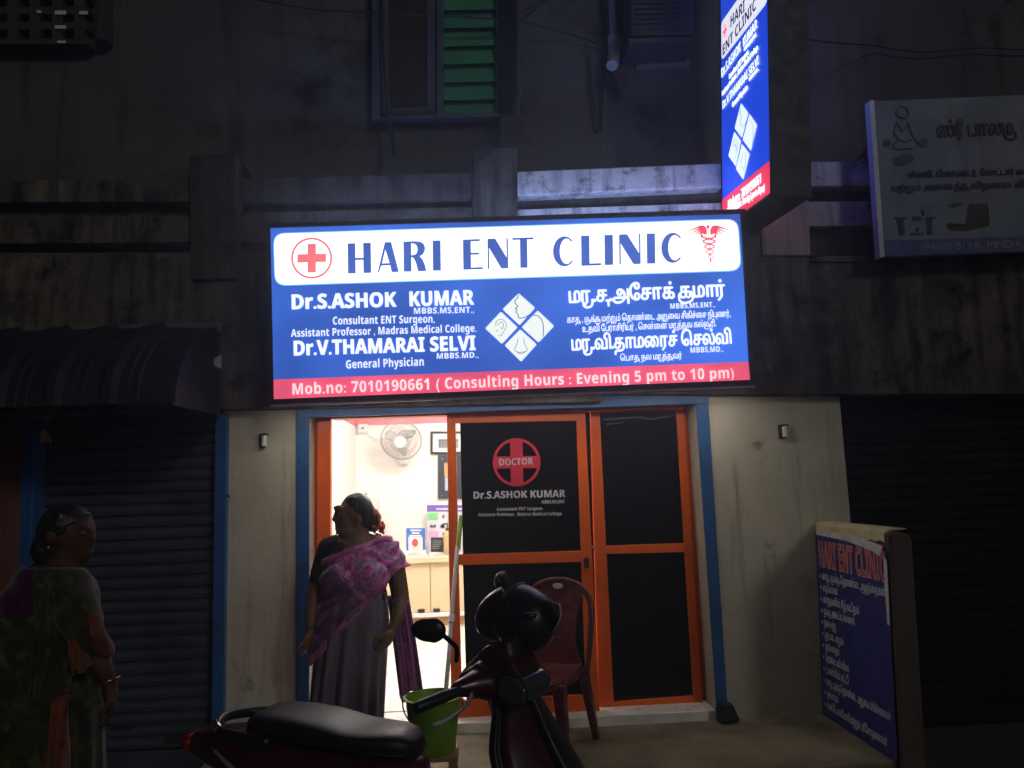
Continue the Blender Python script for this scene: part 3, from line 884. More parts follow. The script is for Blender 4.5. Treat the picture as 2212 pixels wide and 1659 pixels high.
mk('red_band', MB().add([s2(aF,bB,.002), s2(aN,bB,.002), s2(aN,bR,.002), s2(aF,bR,.002)], [(0,1,2,3)]), G2_red, ps)
mk('red_band', MB().add([s2(aF,bB,-.245), s2(aN,bB,-.245), s2(aN,bR,-.245), s2(aF,bR,-.245)], [(0,1,2,3)]), glow('side_sign_red_back', (.80,.14,.18), .35), ps)
bW0, bW1 = S2.uv(*v3(75,440))[1], S2.uv(*v3(68,185))[1] + .02
rr = []
for (cx, cy, a0) in ((aN-.05, bW1-.03, 0), (aF+.05, bW1-.03, 90), (aF+.05, bW0+.03, 180), (aN-.05, bW0+.03, 270)):
    rr += [(cx + .04*math.cos(R(a0+k*15)), cy + .03*math.sin(R(a0+k*15))) for k in range(7)]
for off in (.002, -.245):
    vs, fs = fill2d([rr]); mk('title_panel', MB().add([s2(a, b, off) for a, b in vs], fs), G2_panel, ps)
def w2(t, a, b, cap, mat=None, **k):
    (xl, yl), (xr, yr) = v3(*a), v3(*b)
    write(S2, t, xl, xr, yl, yr, cap*.2931, mat or G2_white, ps, off=.0045, **k)
w2('HARI', (138,205), (243,80), 85, G2_ink, bold=.004)
w2('ENT CLINIC', (82,412), (328,62), 82, G2_ink, bold=.004)
w2('Dr.S.ASHOK', (72,575), (214,372), 72, bold=.004); w2('KUMAR', (232,348), (335,202), 72, bold=.004)
w2('MBBS,MS,ENT.,', (238,380), (332,262), 32, bold=.02)
w2('Consultant ENT Surgeon,', (127,588), (273,395), 42, bold=.004)
w2('Assistant Professor , Madras Medical College.', (75,712), (343,360), 42, bold=.01)
w2('Dr.V.THAMARAI SELVI', (80,806), (346,470), 66, bold=.004)
w2('MBBS.MD.,', (275,600), (345,518), 30, bold=.02)
w2('General Physician', (150,795), (264,658), 42, bold=.004)
w2('Mob.no: 7010190661', (120,1543), (362,1348), 72, bold=.022)
w2('( Consulting Hours : Evening 5 pm to 10 pm)', (104,1592), (388,1406), 52, bold=.004)
em = decal(S2, [[v3(*p) for p in circle(98,228,16,48)], [v3(*p) for p in circle(98,228,14,43)]], .0045, G2_red, ps, 'cross_emblem')
decal(S2, [[v3(98 + x*.36, 228 + y*1.15 - x*.5) for x, y in cross]], .005, G2_red, em, 'cross')
Q2 = [[v3(*p) for p in q] for q in ([(215,760),(270,835),(222,1018),(168,945)], [(278,840),(333,922),(288,1113),(228,1030)],
      [(165,970),(215,1040),(178,1228),(122,1148)], [(222,1060),(279,1135),(232,1325),(178,1245)])]
def A2(pth): return [v3(*p) for p in pth]
art2 = [([A2(sp2([(207,800),(205,840),(213,862),(206,885),(212,905),(210,925),(222,935),(240,915),(250,890)]))], False),
        ([A2(sp2([(262,890),(285,895),(298,945),(300,1000),(294,1075)]))], False),
        ([A2(sp2([(158,1080),(160,1040),(175,1035),(183,1070),(178,1110),(170,1160),(160,1165)])), A2(sp2([(165,1085),(170,1065),(176,1090),(170,1110)]))], False),
        ([A2(sp2([(228,1130),(215,1180),(210,1230),(222,1235),(230,1255),(240,1220),(245,1190),(238,1120)]))], False)]
tiles(S2, Q2, art2, .0045, ps, G2_white, G2_line, G2_line, .8)
mk('wall_bracket', MB().prism([s2(-.16,bB+.1,-.08), s2(aF,bB+.1,-.08), s2(aF,bB+.14,-.08), s2(-.16,bB+.14,-.08)], -S2.n*.04)
   .prism([s2(-.16,bB+1.1,-.08), s2(aF,bB+1.1,-.08), s2(aF,bB+1.14,-.08), s2(-.16,bB+1.14,-.08)], -S2.n*.04), M_darksteel, ps)
# ------------------------------------------------------------------ neighbour's unlit board (right)
M_board = paint('board_flex', (.145,.18,.25), .55, wear=(.11,.14,.195), wscale=3)  # bluish because the projecting sign's light is put into this colour
M_ink = paint('board_dark_ink', (.014,.016,.03), .6)
M_ink2 = paint('board_violet_ink', (.035,.026,.085), .6)
M_pale = paint('board_pale_drawing', (.05,.07,.09), .6)
M_foot = paint('board_blue_footer', (.014,.028,.22), .5)
M_wtxt = paint('board_white_ink', (.26,.26,.30), .6)
S3 = Plane(at(1880,218,4.66), at(2212,205,4.66), at(1903.5,555,4.72))
nb = thing('shop_board', 'unlit pale shop board with Tamil lettering, appliance pictures and a dark blue footer', 'shop sign', (3.1, 4.7, 2.9))
q3 = [(1880,218),(2420,196),(2440,536),(1903.5,555)]
mk('board', MB().prism([S3.hit(x, y) for x, y in q3], -S3.n*.05), M_board, nb, bevel=.004)
mk('edge_strip', MB().prism([S3.hit(x, y, .006) for x, y in [(1878,217),(1888,216.5),(1911,554.5),(1901,556)]], -S3.n*.062), paint('board_edge_strip', (.62,.68,.70), .5), nb)
decal(S3, [[(1901.5,520),(2436,504),(2439,534),(1904.5,553)]], .003, M_foot, nb, 'footer_band')
write(S3, 'ஸ்ரீ பாலமு', 2024, 2196, 296, 290, 25, M_ink, nb, off=.004, tam=True, bold=.05)
write(S3, 'மிக்ஸி, கிரைண்டர், மோட்டார் வகை', 1962, 2240, 384, 376, 11, M_ink2, nb, off=.004, tam=True, bold=.03)
write(S3, 'மற்றும் அனைத்து விதமான வீட்டு', 1925, 2240, 413, 404, 11.5, M_ink2, nb, off=.004, tam=True, bold=.035)
write(S3, 'எண் 5/341, MMDA', 1989, 2208, 541, 534, 12, M_wtxt, nb, off=.006, tam=True, bold=.02)
# line picture of a seated figure on a pedestal
fig = [circle(1949,243,15,14,24), circle(1949,243,11,10,24)]
decal(S3, fig, .004, M_pale, nb, 'line_drawing')
lines(S3, [sp2([(1938,262),(1932,285),(1940,300),(1930,318),(1945,322),(1968,320),(1984,314),(1975,298),(1968,284),(1962,264)]),
           sp2([(1940,268),(1950,282),(1960,268)]), sp2([(1944,300),(1955,306),(1972,300)]), sp2([(1926,345),(1950,338),(1972,342)])], 3, .004, M_pale, nb, 'line_drawing')
decal(S3, [circle(1915,309,9,8,16)], .004, M_pale, nb, 'line_drawing')
decal(S3, [circle(1995,309,9,10,16)], .004, M_pale, nb, 'line_drawing')
decal(S3, [sp2([(1930,352),(1942,338),(1954,332),(1966,336),(1975,345),(1960,352),(1944,360)])], .0045, M_pale, nb, 'line_drawing')
# mixer and grinder pictures
mx = []
for px in ([(1930,470),(1958,470),(1958,473),(1951,473),(1950,490),(1954,497),(1954,508),(1940,508),(1941,497),(1937,473),(1930,473)],
           [(1972,468),(1988,468),(1990,476),(1969,476)], [(1990,452),(1996,452),(1996,466),(1990,466)], [(1964,504),(1996,502),(1994,507),(1966,508)],
           [(1998,470),(2022,468),(2022,471),(2014,472),(2012,492),(2014,506),(2002,506),(2004,490)], [(1978,492),(1984,492),(1984,500),(1978,500)]):
    decal(S3, [px], .004, M_ink, nb, 'appliance_picture')
decal(S3, [roundpoly([(2043,482),(2086,485),(2092,440),(2134,439),(2138,488),(2085,500),(2050,496)], 5)], .004, paint('picture_brown', (.02,.018,.018), .6), nb, 'appliance_picture')
decal(S3, [sp2([(2044,444),(2060,438),(2084,440),(2060,449)])], .004, M_pale, nb, 'appliance_picture')
mk('bracket', MB().tube([at(1856,342,4.9), at(1868,326,4.78), at(1884,312,4.72)], .014).tube([at(1866,332,4.85), at(1876,352,4.8), at(1890,366,4.75)], .013), paint('rusty_bracket', (.10,.04,.03), .8), nb)

# ------------------------------------------------------------------ low side wall with a printed flex sheet on it
XS = 2.158
sw = MB()
TH = .13
LEAN = .055
prof = [(XS, 0), (XS+TH, 0), (XS+TH, 1.10)] + [(XS+TH-.05+.05*math.cos(R(a)), 1.13+.05*math.sin(R(a))) for a in (0,30,60,90)] + [(XS+.02, 1.19), (XS, 1.17)]
zt = 1.19
sw.prism([(x + LEAN*z/1.19, 4.10, z - (0 if z > .5 else .16)) for x, z in prof], (0, .898, 0))
w_ = single('side_wall', sw, plaster('side_wall_plaster', (.13,.095,.08), (.085,.062,.052), (.03,.024,.02), amt=.15, streak=.3), 'waist high brown plastered side wall carrying the blue printed sheet', 'low wall', base=Vector((XS, 4.6, 0)), bevel=.012)
cp = MB()
n = 18
top = []
for i in range(n+1):
    y = 4.135 + (4.99-4.135)*i/n
    sag = .012*math.sin(i*2.3) + .008*math.sin(i*.9)
    top.append((y, sag))
rings = []
for y, sg in top:
    rings.append([Vector((XS-.006, y, 1.13+sg*.6)), Vector((XS-.008, y, 1.182+sg*.3)), Vector((XS+.02, y, 1.200)), Vector((XS+.12, y, 1.200)), Vector((XS+.12, y, 1.196)), Vector((XS+.03, y, 1.19)), Vector((XS-.002, y, 1.172)), Vector((XS-.002, y, 1.13+sg*.6))])
rings = [[p + Vector((LEAN*p.z/1.19, 0, 0)) for p in r_] for r_ in rings]
mk('cream_capping', cp.loft(rings), paint('cream_capping_paint', (.60,.53,.32), .8, wear=(.42,.37,.24), wscale=5, bump=.3), w_)
S4 = Plane(Vector((XS-.004, 4.985, 0)), Vector((XS-.004, 4.12, 0)), Vector((XS-.004+LEAN*1.15/1.19, 4.985, 1.15)))
M_flex = paint('flex_navy', (.028,.034,.20), .45, wear=(.024,.028,.165), wscale=3, spec=.4)
M_ftx = paint('flex_pale_text', (.60,.68,.74), .6)
M_fred = paint('flex_red_text', (.62,.13,.105), .6)
M_fwh = paint('flex_white', (.62,.62,.60), .6, wear=(.45,.45,.44), wscale=8)
fx = thing('flex_banner', 'navy printed sheet with red heading and a list of Tamil lines on the side wall', 'banner', (XS, 4.55, 0.02))
fm = MB(); rows = []
for j in range(14):
    b = .004 + 1.13*j/13
    rows.append([S4.w(.865*i/12, b + (-.05*(max(0, i-9)/3)**2 if j == 13 else 0), .002 + .0015*math.sin(i*1.7+j*2.1)) for i in range(13)])
fm.loft(rows, caps=False, closed=False)
sheet = mk('sheet', fm, M_flex, fx)
so_ = sheet.modifiers.new('thickness', 'SOLIDIFY'); so_.thickness = .002; so_.offset = -1
pxs = lambda cx, cy: ((3260 + cx/5.184)*.54, (2080 + cy/5.184)*.54)      # crop measurements of the heading
a0, b0 = S4.uv(*pxs(110,680)); a1, b1 = S4.uv(*pxs(1270,960)); a2, b2 = S4.uv(*pxs(100,320))
hd = 'HARI ENT CLINIC'
for mat_, bo, off in ((M_fwh, .040, .006), (M_fred, .0, .0075)):
    vs, fs = latin(hd, bo); x0, x1, y0, y1 = bounds(latin(hd, 0)[0])
    sx = (.80)/(x1-x0); sy = .155/HCAP
    mk('lettering', lay(S4, [(x-x0, y) for x, y in vs], fs, .045, .925, (sx,0), (0,sy), off), mat_, fx)
mk('torn_edge', MB().prism([S4.w(.02,1.12,.004), S4.w(.40,1.11,.004), S4.w(.70,1.08,.004), S4.w(.80,1.055,.004), S4.w(.84,1.11,.004), S4.w(.55,1.145,.004), S4.w(.03,1.15,.004)], S4.n*.004), M_fwh, fx)
mk('torn_edge', MB().prism([S4.w(.845,.70,.004), S4.w(.868,.70,.004), S4.w(.868,1.03,.004), S4.w(.84,1.06,.004), S4.w(.838,.9,.004)], S4.n*.004), M_fwh, fx)
LN = [('காது, மூக்கு தொண்டை குழந்தைகள்', .045, .84), ('காதுகேளாமை', .05, .28), ('காதுகளில் சீழ் வடிதல்', .05, .54), ('மூக்கு அடைப்பு சைனஸ்', .05, .48),
      ('தலை சுற்று', .05, .24), ('குறட்டை வருதல்', .05, .33), ('குரல் மாற்றம்', .05, .27), ('தொண்டை வலி எரிச்சல்', .05, .38), ('டான்சில் கட்டி', .05, .37),
      ('காது மூக்கு தொண்டை அறுவை சிகிச்சைகள்', .045, .83), ('ஒவ்வாமை', .05, .23), ('எண்டோஸ்கோபி மற்றும் பரிசோதனைகள்', .045, .78)]
for i, (t, al, ar) in enumerate(LN):
    b = .845 - i*.0715
    vs, fs = tamil(t, .022); x0, x1, y0, y1 = bounds(vs)
    sx = (ar-al-.03)/(x1-x0); sy = .036/TCAP
    mb = lay(S4, [(x-x0, y) for x, y in vs], fs, al+.03, b, (sx,0), (0,sy), .0055)
    v2, f2 = fill2d([circle(0, 0, .009, .011, 10)])
    mb.add([S4.w(al + x, b + .018 + y, .0055) for x, y in v2], f2)
    mk('lettering', mb, M_ftx, fx)

# ------------------------------------------------------------------ sheet metal awning over the left shutter
XR, XL = at(476,760,4.88).x, -4.6
z1 = at(478,706,4.88).z; Yf = 4.16; z0 = at(411,868,Yf).z
prof = []
for k in range(13):
    a = R(90*k/12)
    prof.append((4.88 - (4.88-Yf)*math.sin(a), z0 + (z1-z0)*(math.cos(a)*.55 + .45*(1-k/12)**.9)))
M_awn = paint('awning_sheet', (.026,.030,.045), .5, .2, wear=(.016,.018,.025), wscale=2)
xs_ = []
x = XL
while x < XR - .30:
    for dx, h in ((0, 0), (.03, .030), (.075, .030), (.105, 0), (.145, 0), (.153, .009), (.161, 0), (.20, 0), (.208, .009), (.216, 0), (.255, 0)): xs_.append((x + dx, h))
    x += .29
xs_.append((XR, 0))
rings = []
for i, (yy, zz) in enumerate(prof):
    j, l = max(i-1, 0), min(i+1, len(prof)-1)
    ty, tz = prof[l][0]-prof[j][0], prof[l][1]-prof[j][1]; L = math.hypot(ty, tz)
    ny, nz = tz/L, -ty/L
    if nz < 0 or (abs(nz) < .01 and ny > 0): ny, nz = -ny, -nz
    rings.append([Vector((x, yy + ny*h, zz + nz*h)) for x, h in xs_])
aw = thing('awning', 'curved ribbed metal awning over the navy roller shutter', 'awning', ((XL+XR)/2, 4.5, z0))
a_ = mk('sheet', MB().loft(rings, caps=False, closed=False), M_awn, aw)
q = a_.modifiers.new('thickness', 'SOLIDIFY'); q.thickness = .004
mk('head_flashing', MB().box(XL, XR+.004, 4.83, 4.895, z1-.035, z1+.02), paint('awning_flashing', (.17,.12,.115), .6, .2), aw, bevel=.005)
mk('front_rail', MB().tube([(XL, Yf+.02, z0+.012), (XR-.02, Yf+.02, z0+.012)], .012), M_darksteel, aw)
ep = [Vector((XR-.012, y_, z_-.012)) for y_, z_ in prof] + [Vector((XR-.012, 4.885, z0))]
mk('end_panel', MB().prism(ep, (-.006, 0, 0)), M_awn, aw)
mk('side_stay', MB().tube([(XR-.01, 4.88, z1-.05), (XR-.03, Yf+.02, z0+.02)], .01).tube([(XR-.01, 4.885, z1-.02), (XR-.01, 4.885, z0)], .012), M_darksteel, aw)
mk('end_tab', MB().prism([at(449,783,4.80), at(478,766,4.80), at(478,797,4.80)], (0, .006, 0)), paint('pale_tab', (.45,.43,.38), .6), aw)

# ------------------------------------------------------------------ small things on the facade
def hook(name, px, py, label):
    h = thing(name, label, 'fixture', at(px, py+14, 5.0))
    p = at(px, py, 5.0)
    mk('back_plate', MB().box(p.x-.030, p.x+.012, 4.988, 5.0, p.z-.042, p.z+.046), M_winbox, h, bevel=.004)
    mk('spool', MB().lathe([(.013,-.034),(.017,-.032),(.017,.030),(.013,.034)], (p.x+.006, 4.972, p.z)), M_white_pl, h, smooth='auto')
    mk('arm', MB().tube([(p.x-.022, 4.98, p.z+.043), (p.x+.012, 4.972, p.z+.045), (p.x+.034, 4.97, p.z+.040)], .0055).tube([(p.x-.02, 4.98, p.z-.040), (p.x+.008, 4.972, p.z-.04)], .0055), M_winbox, h)
hook('wall_insulator', 571, 953, 'small white spool fixture on the left cream pillar')
hook('wall_insulator', 1690, 933, 'small white spool fixture on the right cream pillar')
p = at(1728,1246,5.0)
single('wall_hook', MB().tube([p+Vector((-.03,-.002,.0)), p+Vector((-.02,-.025,-.015)), p+Vector((-.01,-.012,.012))], .005).tube([p+Vector((.005,-.002,.0)), p+Vector((.014,-.025,-.015)), p+Vector((.024,-.012,.012))], .005), M_pvc, 'pair of bent nails in the right cream pillar', 'hook')
p = at(493,1071,4.99)
single('wall_nail', MB().tube([p, p+Vector((.005,-.03,.006)), p+Vector((.018,-.035,-.006))], .007), M_winbox, 'dark bent nail beside the blue post on the left pillar', 'nail')
pk = MB()
c = at(97,893,4.72)
for k in range(9):
    a = 2*math.pi*k/9
    pk.ball(c + Vector((.026*math.cos(a), .026*math.sin(a), 0)), (.030,.030,.047), 10, 8)
gd = thing('hanging_gourd', 'dried orange gourd with a yellow tassel hanging beside the left blue post', 'charm', c - Vector((0,0,.20)))
mk('gourd', blob(pk, .008, 2), paint('gourd_skin', (.30,.12,.03), .6, wear=(.15,.06,.02), wscale=14), gd, smooth=True)
mk('string', MB().tube([c + Vector((0,0,.05)), c + Vector((.002,.02,.16))], .004).tube([c - Vector((0,0,.04)), c - Vector((.0,0,.12))], .004), M_winbox, gd)
ta = MB()
for k in range(16):
    a = random.uniform(0, 6.28); r_ = random.uniform(.0, .03)
    ta.limb([c + Vector((r_*.3*math.cos(a), r_*.3*math.sin(a), -.105)), c + Vector((r_*math.cos(a)+.004, r_*math.sin(a), -.13-random.uniform(0,.04)))], [.006,.010], 6)
mk('tassel', ta, paint('yellow_tassel', (.55,.42,.10), .8), gd)
def wire(name, pts, rad, label, m=None, cat='cable'):
    return single(name, MB().tube(smoothpath(pts, 8), rad, 6), m or M_black, label, cat, smooth=True)
wire('cable', [at(560,0,5.1), at(690,22,5.12), at(800,26,5.1), at(900,33,5.1), at(960,36,5.1), at(1108,44,5.12), at(1180,60,5.2), at(1269,86,5.26), at(1322,112,5.27)], .006, 'thin black cable sagging across the upper window to the air conditioner')
wire('cable', [at(960,23,5.08), at(1040,40,5.1), at(1108,33,5.16), at(1150,14,5.24), at(1200,-20,5.27)], .006, 'thin black cable rising from the window corner to the top edge')
wire('cable', [at(1738,84,4.7), at(1800,92,4.9), at(1890,99,5.22), at(1950,109,5.25), at(2007,112,5.25), at(2070,107,5.25), at(2123,103,5.25), at(2230,107,5.25), at(2330,95,5.25)], .006, 'thin black cable running right from the projecting signboard')
wire('conduit', [at(825,-40,5.16), at(829,100,5.15), at(838,230,5.13), at(845,290,5.12), at(853,340,5.0)], .014, 'dark conduit pipe running down beside the window frame', M_darksteel, 'pipe')
wire('cord', [at(1271,120,5.27), at(1280,200,5.27), at(1291,287,5.27)], .009, 'left of two dark cords hanging below the air conditioner')
wire('cord', [at(1301,130,5.27), at(1302,210,5.27), at(1299,283,5.27)], .009, 'right of two dark cords hanging below the air conditioner')
dp = thing('drain_pipe', 'grey drain pipe with an elbow beside the air conditioner', 'pipe', at(1325,147,5.2))
mk('pipe', MB().tube([at(1321,-60,5.2), at(1325,84,5.2)], .028, 16), M_pvc, dp, smooth='auto')
mk('elbow', MB().tube(smoothpath([at(1324,78,5.2), at(1327,100,5.2), at(1326,122,5.17), at(1322,142,5.12)], 5), .042, 16), M_pvc, dp, smooth='auto')
mk('splash_bracket', MB().prism([at(1318,146,5.27), at(1356,146,5.27), at(1352,190,5.27), at(1344,212,5.27), at(1336,195,5.27)], (0,-.05,0)), M_winbox, dp)
ac = thing('air_conditioner', 'dark outdoor air conditioner unit on a bracket high on the wall', 'air conditioner', at(1430,140,5.15))
mk('cabinet', MB().prism([at(1362,78,4.96), at(1500,74,4.96), at(1500,-75,4.96), at(1362,-75,4.96)], (0,.28,0)), paint('ac_cabinet', (.028,.028,.03), .6, wear=(.018,.018,.02)), ac, bevel=.012)
gl_ = MB()
for i in range(12):
    y = 62 - i*11
    gl_.slab([(1372,y),(1470,y-3),(1470,y-6),(1372,y-3)], 4.945, .014)
mk('grille', gl_, M_darksteel, ac)
mk('base_rail', MB().slab([(1358,94),(1502,88),(1502,78),(1358,82)], 4.95, .30), M_darksteel, ac, bevel=.004)
mk('bracket', MB().prism([at(1360,138,5.29), at(1374,136,5.29), at(1392,95,5.0), at(1380,95,5.0)], (.03,.0,0)), M_darksteel, ac)
mk('bracket', MB().prism([at(1470,134,5.29), at(1484,132,5.29), at(1496,92,5.0), at(1484,92,5.0)], (.03,.0,0)), M_darksteel, ac)
mk('window_shade', MB().slab([(1376,140),(1492,134),(1490,104),(1376,108)], 5.22, .08), M_upper, ac)

# ------------------------------------------------------------------ inside the clinic
def tube_lamp(name, c, axis, L, label, power):
    t = thing(name, label, 'lamp', c)
    ax = Vector(axis).normalized()
    mk('housing', MB().tube([c + Vector((0,0,.03)) - ax*L/2, c + Vector((0,0,.03)) + ax*L/2], .022, 8), M_white_pl, t)
    mk('tube', MB().tube([c - ax*(L/2-.03), c + ax*(L/2-.03)], .014, 10), glow(name + '_light', (1.0,.985,.95), power), t, smooth=True)
    return t
tube_lamp('tube_light', Vector((XW + .07, 6.5, 2.46)), (0,1,0), 1.2, 'lit tube lamp high on the left wall of the clinic room', 400)
tube_lamp('tube_light', Vector((.25, 6.7, 2.85)), (1,0,0), 1.2, 'lit tube lamp under the ceiling of the clinic room', 640)
YW = YB - .02
fan = thing('wall_fan', 'white oscillating wall fan with a wire guard high on the back wall', 'fan', at(872,996,YW))
fc = at(867,950,8.62); ax = Vector((-.10,-1,-.42)).normalized()
M_wire = paint('fan_wire', (.42,.42,.40), .4, .4)
qf = Vector((0,0,1)).rotation_difference(ax)
RF = .225
def fr_(r, a, h): return fc + qf @ Vector((r*math.cos(a), r*math.sin(a), h))
gd_ = MB()
for r_, h in ((RF, 0), (RF, .03), (RF*.75, .065), (RF*.45, .075), (RF*.75, -.06), (RF*.45, -.075)):
    gd_.tube([fr_(r_, 2*math.pi*k/40, h) for k in range(41)], .0032 if r_ < RF else .006, 5)
for k in range(44):
    a = 2*math.pi*k/44
    gd_.tube([fr_(.05, a, .078), fr_(RF*.6, a+.12, .074), fr_(RF*.9, a+.2, .045), fr_(RF, a+.22, .015)], .0016, 4)
    if k % 2: gd_.tube([fr_(.05, a, -.078), fr_(RF*.6, a, -.07), fr_(RF, a, -.0)], .0016, 4)
mk('guard', gd_, M_wire, fan)
bl = MB()
for k in range(3):
    a0_ = 2*math.pi*k/3 + .5; g = []
    for i in range(7):
        r_ = .04 + (RF*.86-.04)*i/6; sp = .50*math.sin(math.pi*(.2+.75*i/6))
        g.append([fr_(r_, a0_ + sp*(j/5-.5)*1.9, .02*(j/5-.5)*2) for j in range(6)])
    bl.loft(g, caps=False, closed=False)
b_ = mk('blades', bl, paint('fan_blade', (.55,.56,.53), .3), fan, smooth=True)
q = b_.modifiers.new('thickness', 'SOLIDIFY'); q.thickness = .003
mk('hub_cap', MB().lathe([(.0,.088),(.06,.086),(.068,.078),(.068,.066),(.0,.066)], fc, 28, ax), M_white_pl, fan, smooth='auto')
mk('motor', MB().lathe([(.0,-.20),(.05,-.19),(.065,-.15),(.065,-.085),(.0,-.08)], fc, 24, ax), M_white_pl, fan, smooth='auto')
bp = at(872,990,YW)
mk('arm', MB().tube([fc - ax*.14, fc - ax*.16 + Vector((0,.05,-.10)), Vector((bp.x, YW-.05, bp.z+.06)), bp], [.03,.026,.024,.03], 12), M_white_pl, fan, smooth=True)
mk('wall_mount', MB().box(bp.x-.06, bp.x+.06, YW-.07, YB-.001, bp.z-.07, bp.z+.045), M_white_pl, fan, bevel=.012)
p = at(785,926,YW)
sp = thing('wall_box', 'small white square box on the back wall beside the fan', 'switch box', p - Vector((0,0,.05)))
mk('body', MB().box(p.x-.052, p.x+.052, YB-.07, YB-.001, p.z-.05, p.z+.05), M_white_pl, sp, bevel=.008)
mk('sensor', MB().ball((p.x, YB-.072, p.z+.004), (.018,.008,.014)), M_pvc, sp)
wire('fan_cord', [Vector((p.x+.03, YB-.03, p.z-.05)), Vector((p.x+.16, YB-.006, p.z-.16)), at(835,972,YB-.008), Vector((bp.x-.06, YB-.02, bp.z))], .004, 'pale cord running from the white box to the wall fan', M_white_pl)
def panel(name, px, Y, m, label, cat, frame=None, fw=4, depth=.02):
    x0, y0, x1, y1 = px
    t = thing(name, label, cat, at((x0+x1)/2, y1, Y))
    mk('board' if not frame else 'frame', MB().slab([(x0,y1),(x1,y1),(x1,y0),(x0,y0)], Y, depth), frame or m, t, bevel=.003)
    if frame: mk('mat_board', MB().slab([(x0+fw,y1-fw),(x1-fw,y1-fw),(x1-fw,y0+fw),(x0+fw,y0+fw)], Y-.004, .006), m, t)
    return t
M_paper = paint('paper', (.80,.79,.76), .7)
def patch(t, px, Y, m, name, d=.003):
    x0, y0, x1, y1 = px
    return mk(name, MB().slab([(x0,y1),(x1,y1),(x1,y0),(x0,y0)], Y, d), m, t)
pf = panel('picture_frame', (930,932,1000,981), YB-.04, M_paper, 'black framed photo of a building on the back wall right of the fan', 'picture', M_black, 5)
M_grey1 = paint('photo_grey', (.30,.30,.29), .6); M_grey2 = paint('photo_dark', (.10,.10,.10), .6)
patch(pf, (947,950,990,968), YB-.048, M_grey1, 'photo')
for k in range(6): patch(pf, (949+k*6.5,953,952+k*6.5,965), YB-.051, M_grey2, 'photo_column', .002)
patch(pf, (947,949,990,952), YB-.051, M_grey2, 'photo_roof', .002)
nbd = panel('notice_board', (946,983,1010,1077), YB-.04, paint('notice_navy', (.018,.018,.030), .5), 'dark notice board below the framed photo with orange and grey papers', 'notice board')
patch(nbd, (960,1000,985,1030), YB-.045, paint('orange_paper', (.75,.36,.12), .7), 'paper')
patch(nbd, (961,1031,985,1060), YB-.045, paint('lilac_paper', (.45,.48,.62), .7), 'paper')
for (x, y) in ((953,990),(956,991),(954,1070)): patch(nbd, (x,y,x+1.5,y+1.5), YB-.045, M_paper, 'pin')
# counter
cz = .745
XC0 = at(772,1215,8.4).x
ct = thing('reception_counter', 'cream laminate counter with sliding doors under a white top along the back wall', 'counter', (.2, 8.7, .07))
M_lam = paint('laminate_cream', (.72,.54,.33), .45, wear=(.66,.49,.30), wscale=1.5)
mk('counter_top', MB().box(XW+.002, 1.95, 8.30, YB-.002, cz, cz+.035), paint('counter_white', (.82,.80,.74), .3), ct, bevel=.004)
mk('top_edge', MB().box(XW+.002, 1.95, 8.288, 8.299, cz-.02, cz+.03), M_lam, ct)
xd = [XW+.02, at(845,1270,8.36).x, at(930,1270,8.36).x, at(1012,1270,8.36).x, at(1100,1270,8.36).x]
for a, b in zip(xd, xd[1:]):
    d = mk('cabinet_door', MB().box(a+.004, b-.004, 8.34, 8.36, .21, cz-.025), M_lam, ct, bevel=.002)
    m_ = (b - .10) if a < at(900,1270,8.36).x else a + .06
    mk('handle', MB().box(m_-.035, m_+.035, 8.318, 8.338, .215, .245), M_black, d, bevel=.003)
mk('carcass', MB().box(XW+.004, 1.95, 8.362, YB-.01, .21, cz-.002), M_lam, ct)
mk('plinth_rail', MB().box(XW+.004, 1.95, 8.30, 8.45, .165, .207), M_white_pl, ct, bevel=.003)
mk('plinth', MB().box(XW+.004, 1.95, 8.34, YB-.01, .068, .163), paint('plinth_wood', (.42,.22,.09), .5), ct)
TZ = cz + .036
def on_counter(px, Y): return at(px, 1210, Y).x
ls = thing('leaflet_stand', 'blue and white leaflets in a clear stand on the counter', 'leaflet stand', (on_counter(898,8.6), 8.6, TZ))
YL = 8.6
patch(ls, (877.6,1141,918,1192), YL, paint('leaflet_blue', (.05,.16,.55), .5), 'leaflet', .02)
patch(ls, (882,1160,913,1193), YL-.006, M_paper, 'leaflet', .004)
patch(ls, (886,1144,910,1147), YL-.005, M_paper, 'print_line'); patch(ls, (890,1150,906,1153), YL-.005, M_paper, 'print_line'); patch(ls, (884,1156,910,1159), YL-.005, M_paper, 'print_line')
mk('red_emblem', MB().prism([at(896.5+6.6*math.cos(R(a)), 1172.5-8.6*math.sin(R(a)), YL-.010) for a in range(0,360,15)], (0,.003,0)), paint('leaflet_red', (.62,.06,.08), .6), ls)
p = at(897,1193,YL)
mk('holder', MB().box(p.x-.12, p.x+.13, YL-.06, YL+.06, TZ, TZ+.012).box(p.x-.12, p.x+.12, YL-.05, YL-.045, TZ+.012, TZ+.055), M_paper, ls, bevel=.002)
write(Plane(Vector((p.x, YL-.051, TZ)), Vector((p.x+1, YL-.051, TZ)), Vector((p.x, YL-.051, TZ+1))), 'Cervaler', 881, 899, 1199.5, 1199, 4.2, M_grey2, ls, off=.002)
cal = thing('wall_chart', 'printed chart with a purple heading and green and pink boxes leaning behind the counter', 'poster', at(950,1200,8.8))
patch(cal, (922,1091,1000,1203), 8.85, paint('chart_paper', (.72,.68,.74), .6), 'sheet', .006)
patch(cal, (922,1091,1000,1105), 8.844, paint('chart_purple', (.16,.10,.42), .6), 'heading')
patch(cal, (942,1098,1000,1101), 8.840, M_paper, 'print_line')
patch(cal, (924,1108,946,1123), 8.844, paint('chart_green', (.20,.62,.22), .6), 'green_box')
patch(cal, (926,1148,947,1162), 8.844, paint('chart_pink', (.85,.40,.62), .6), 'pink_box')
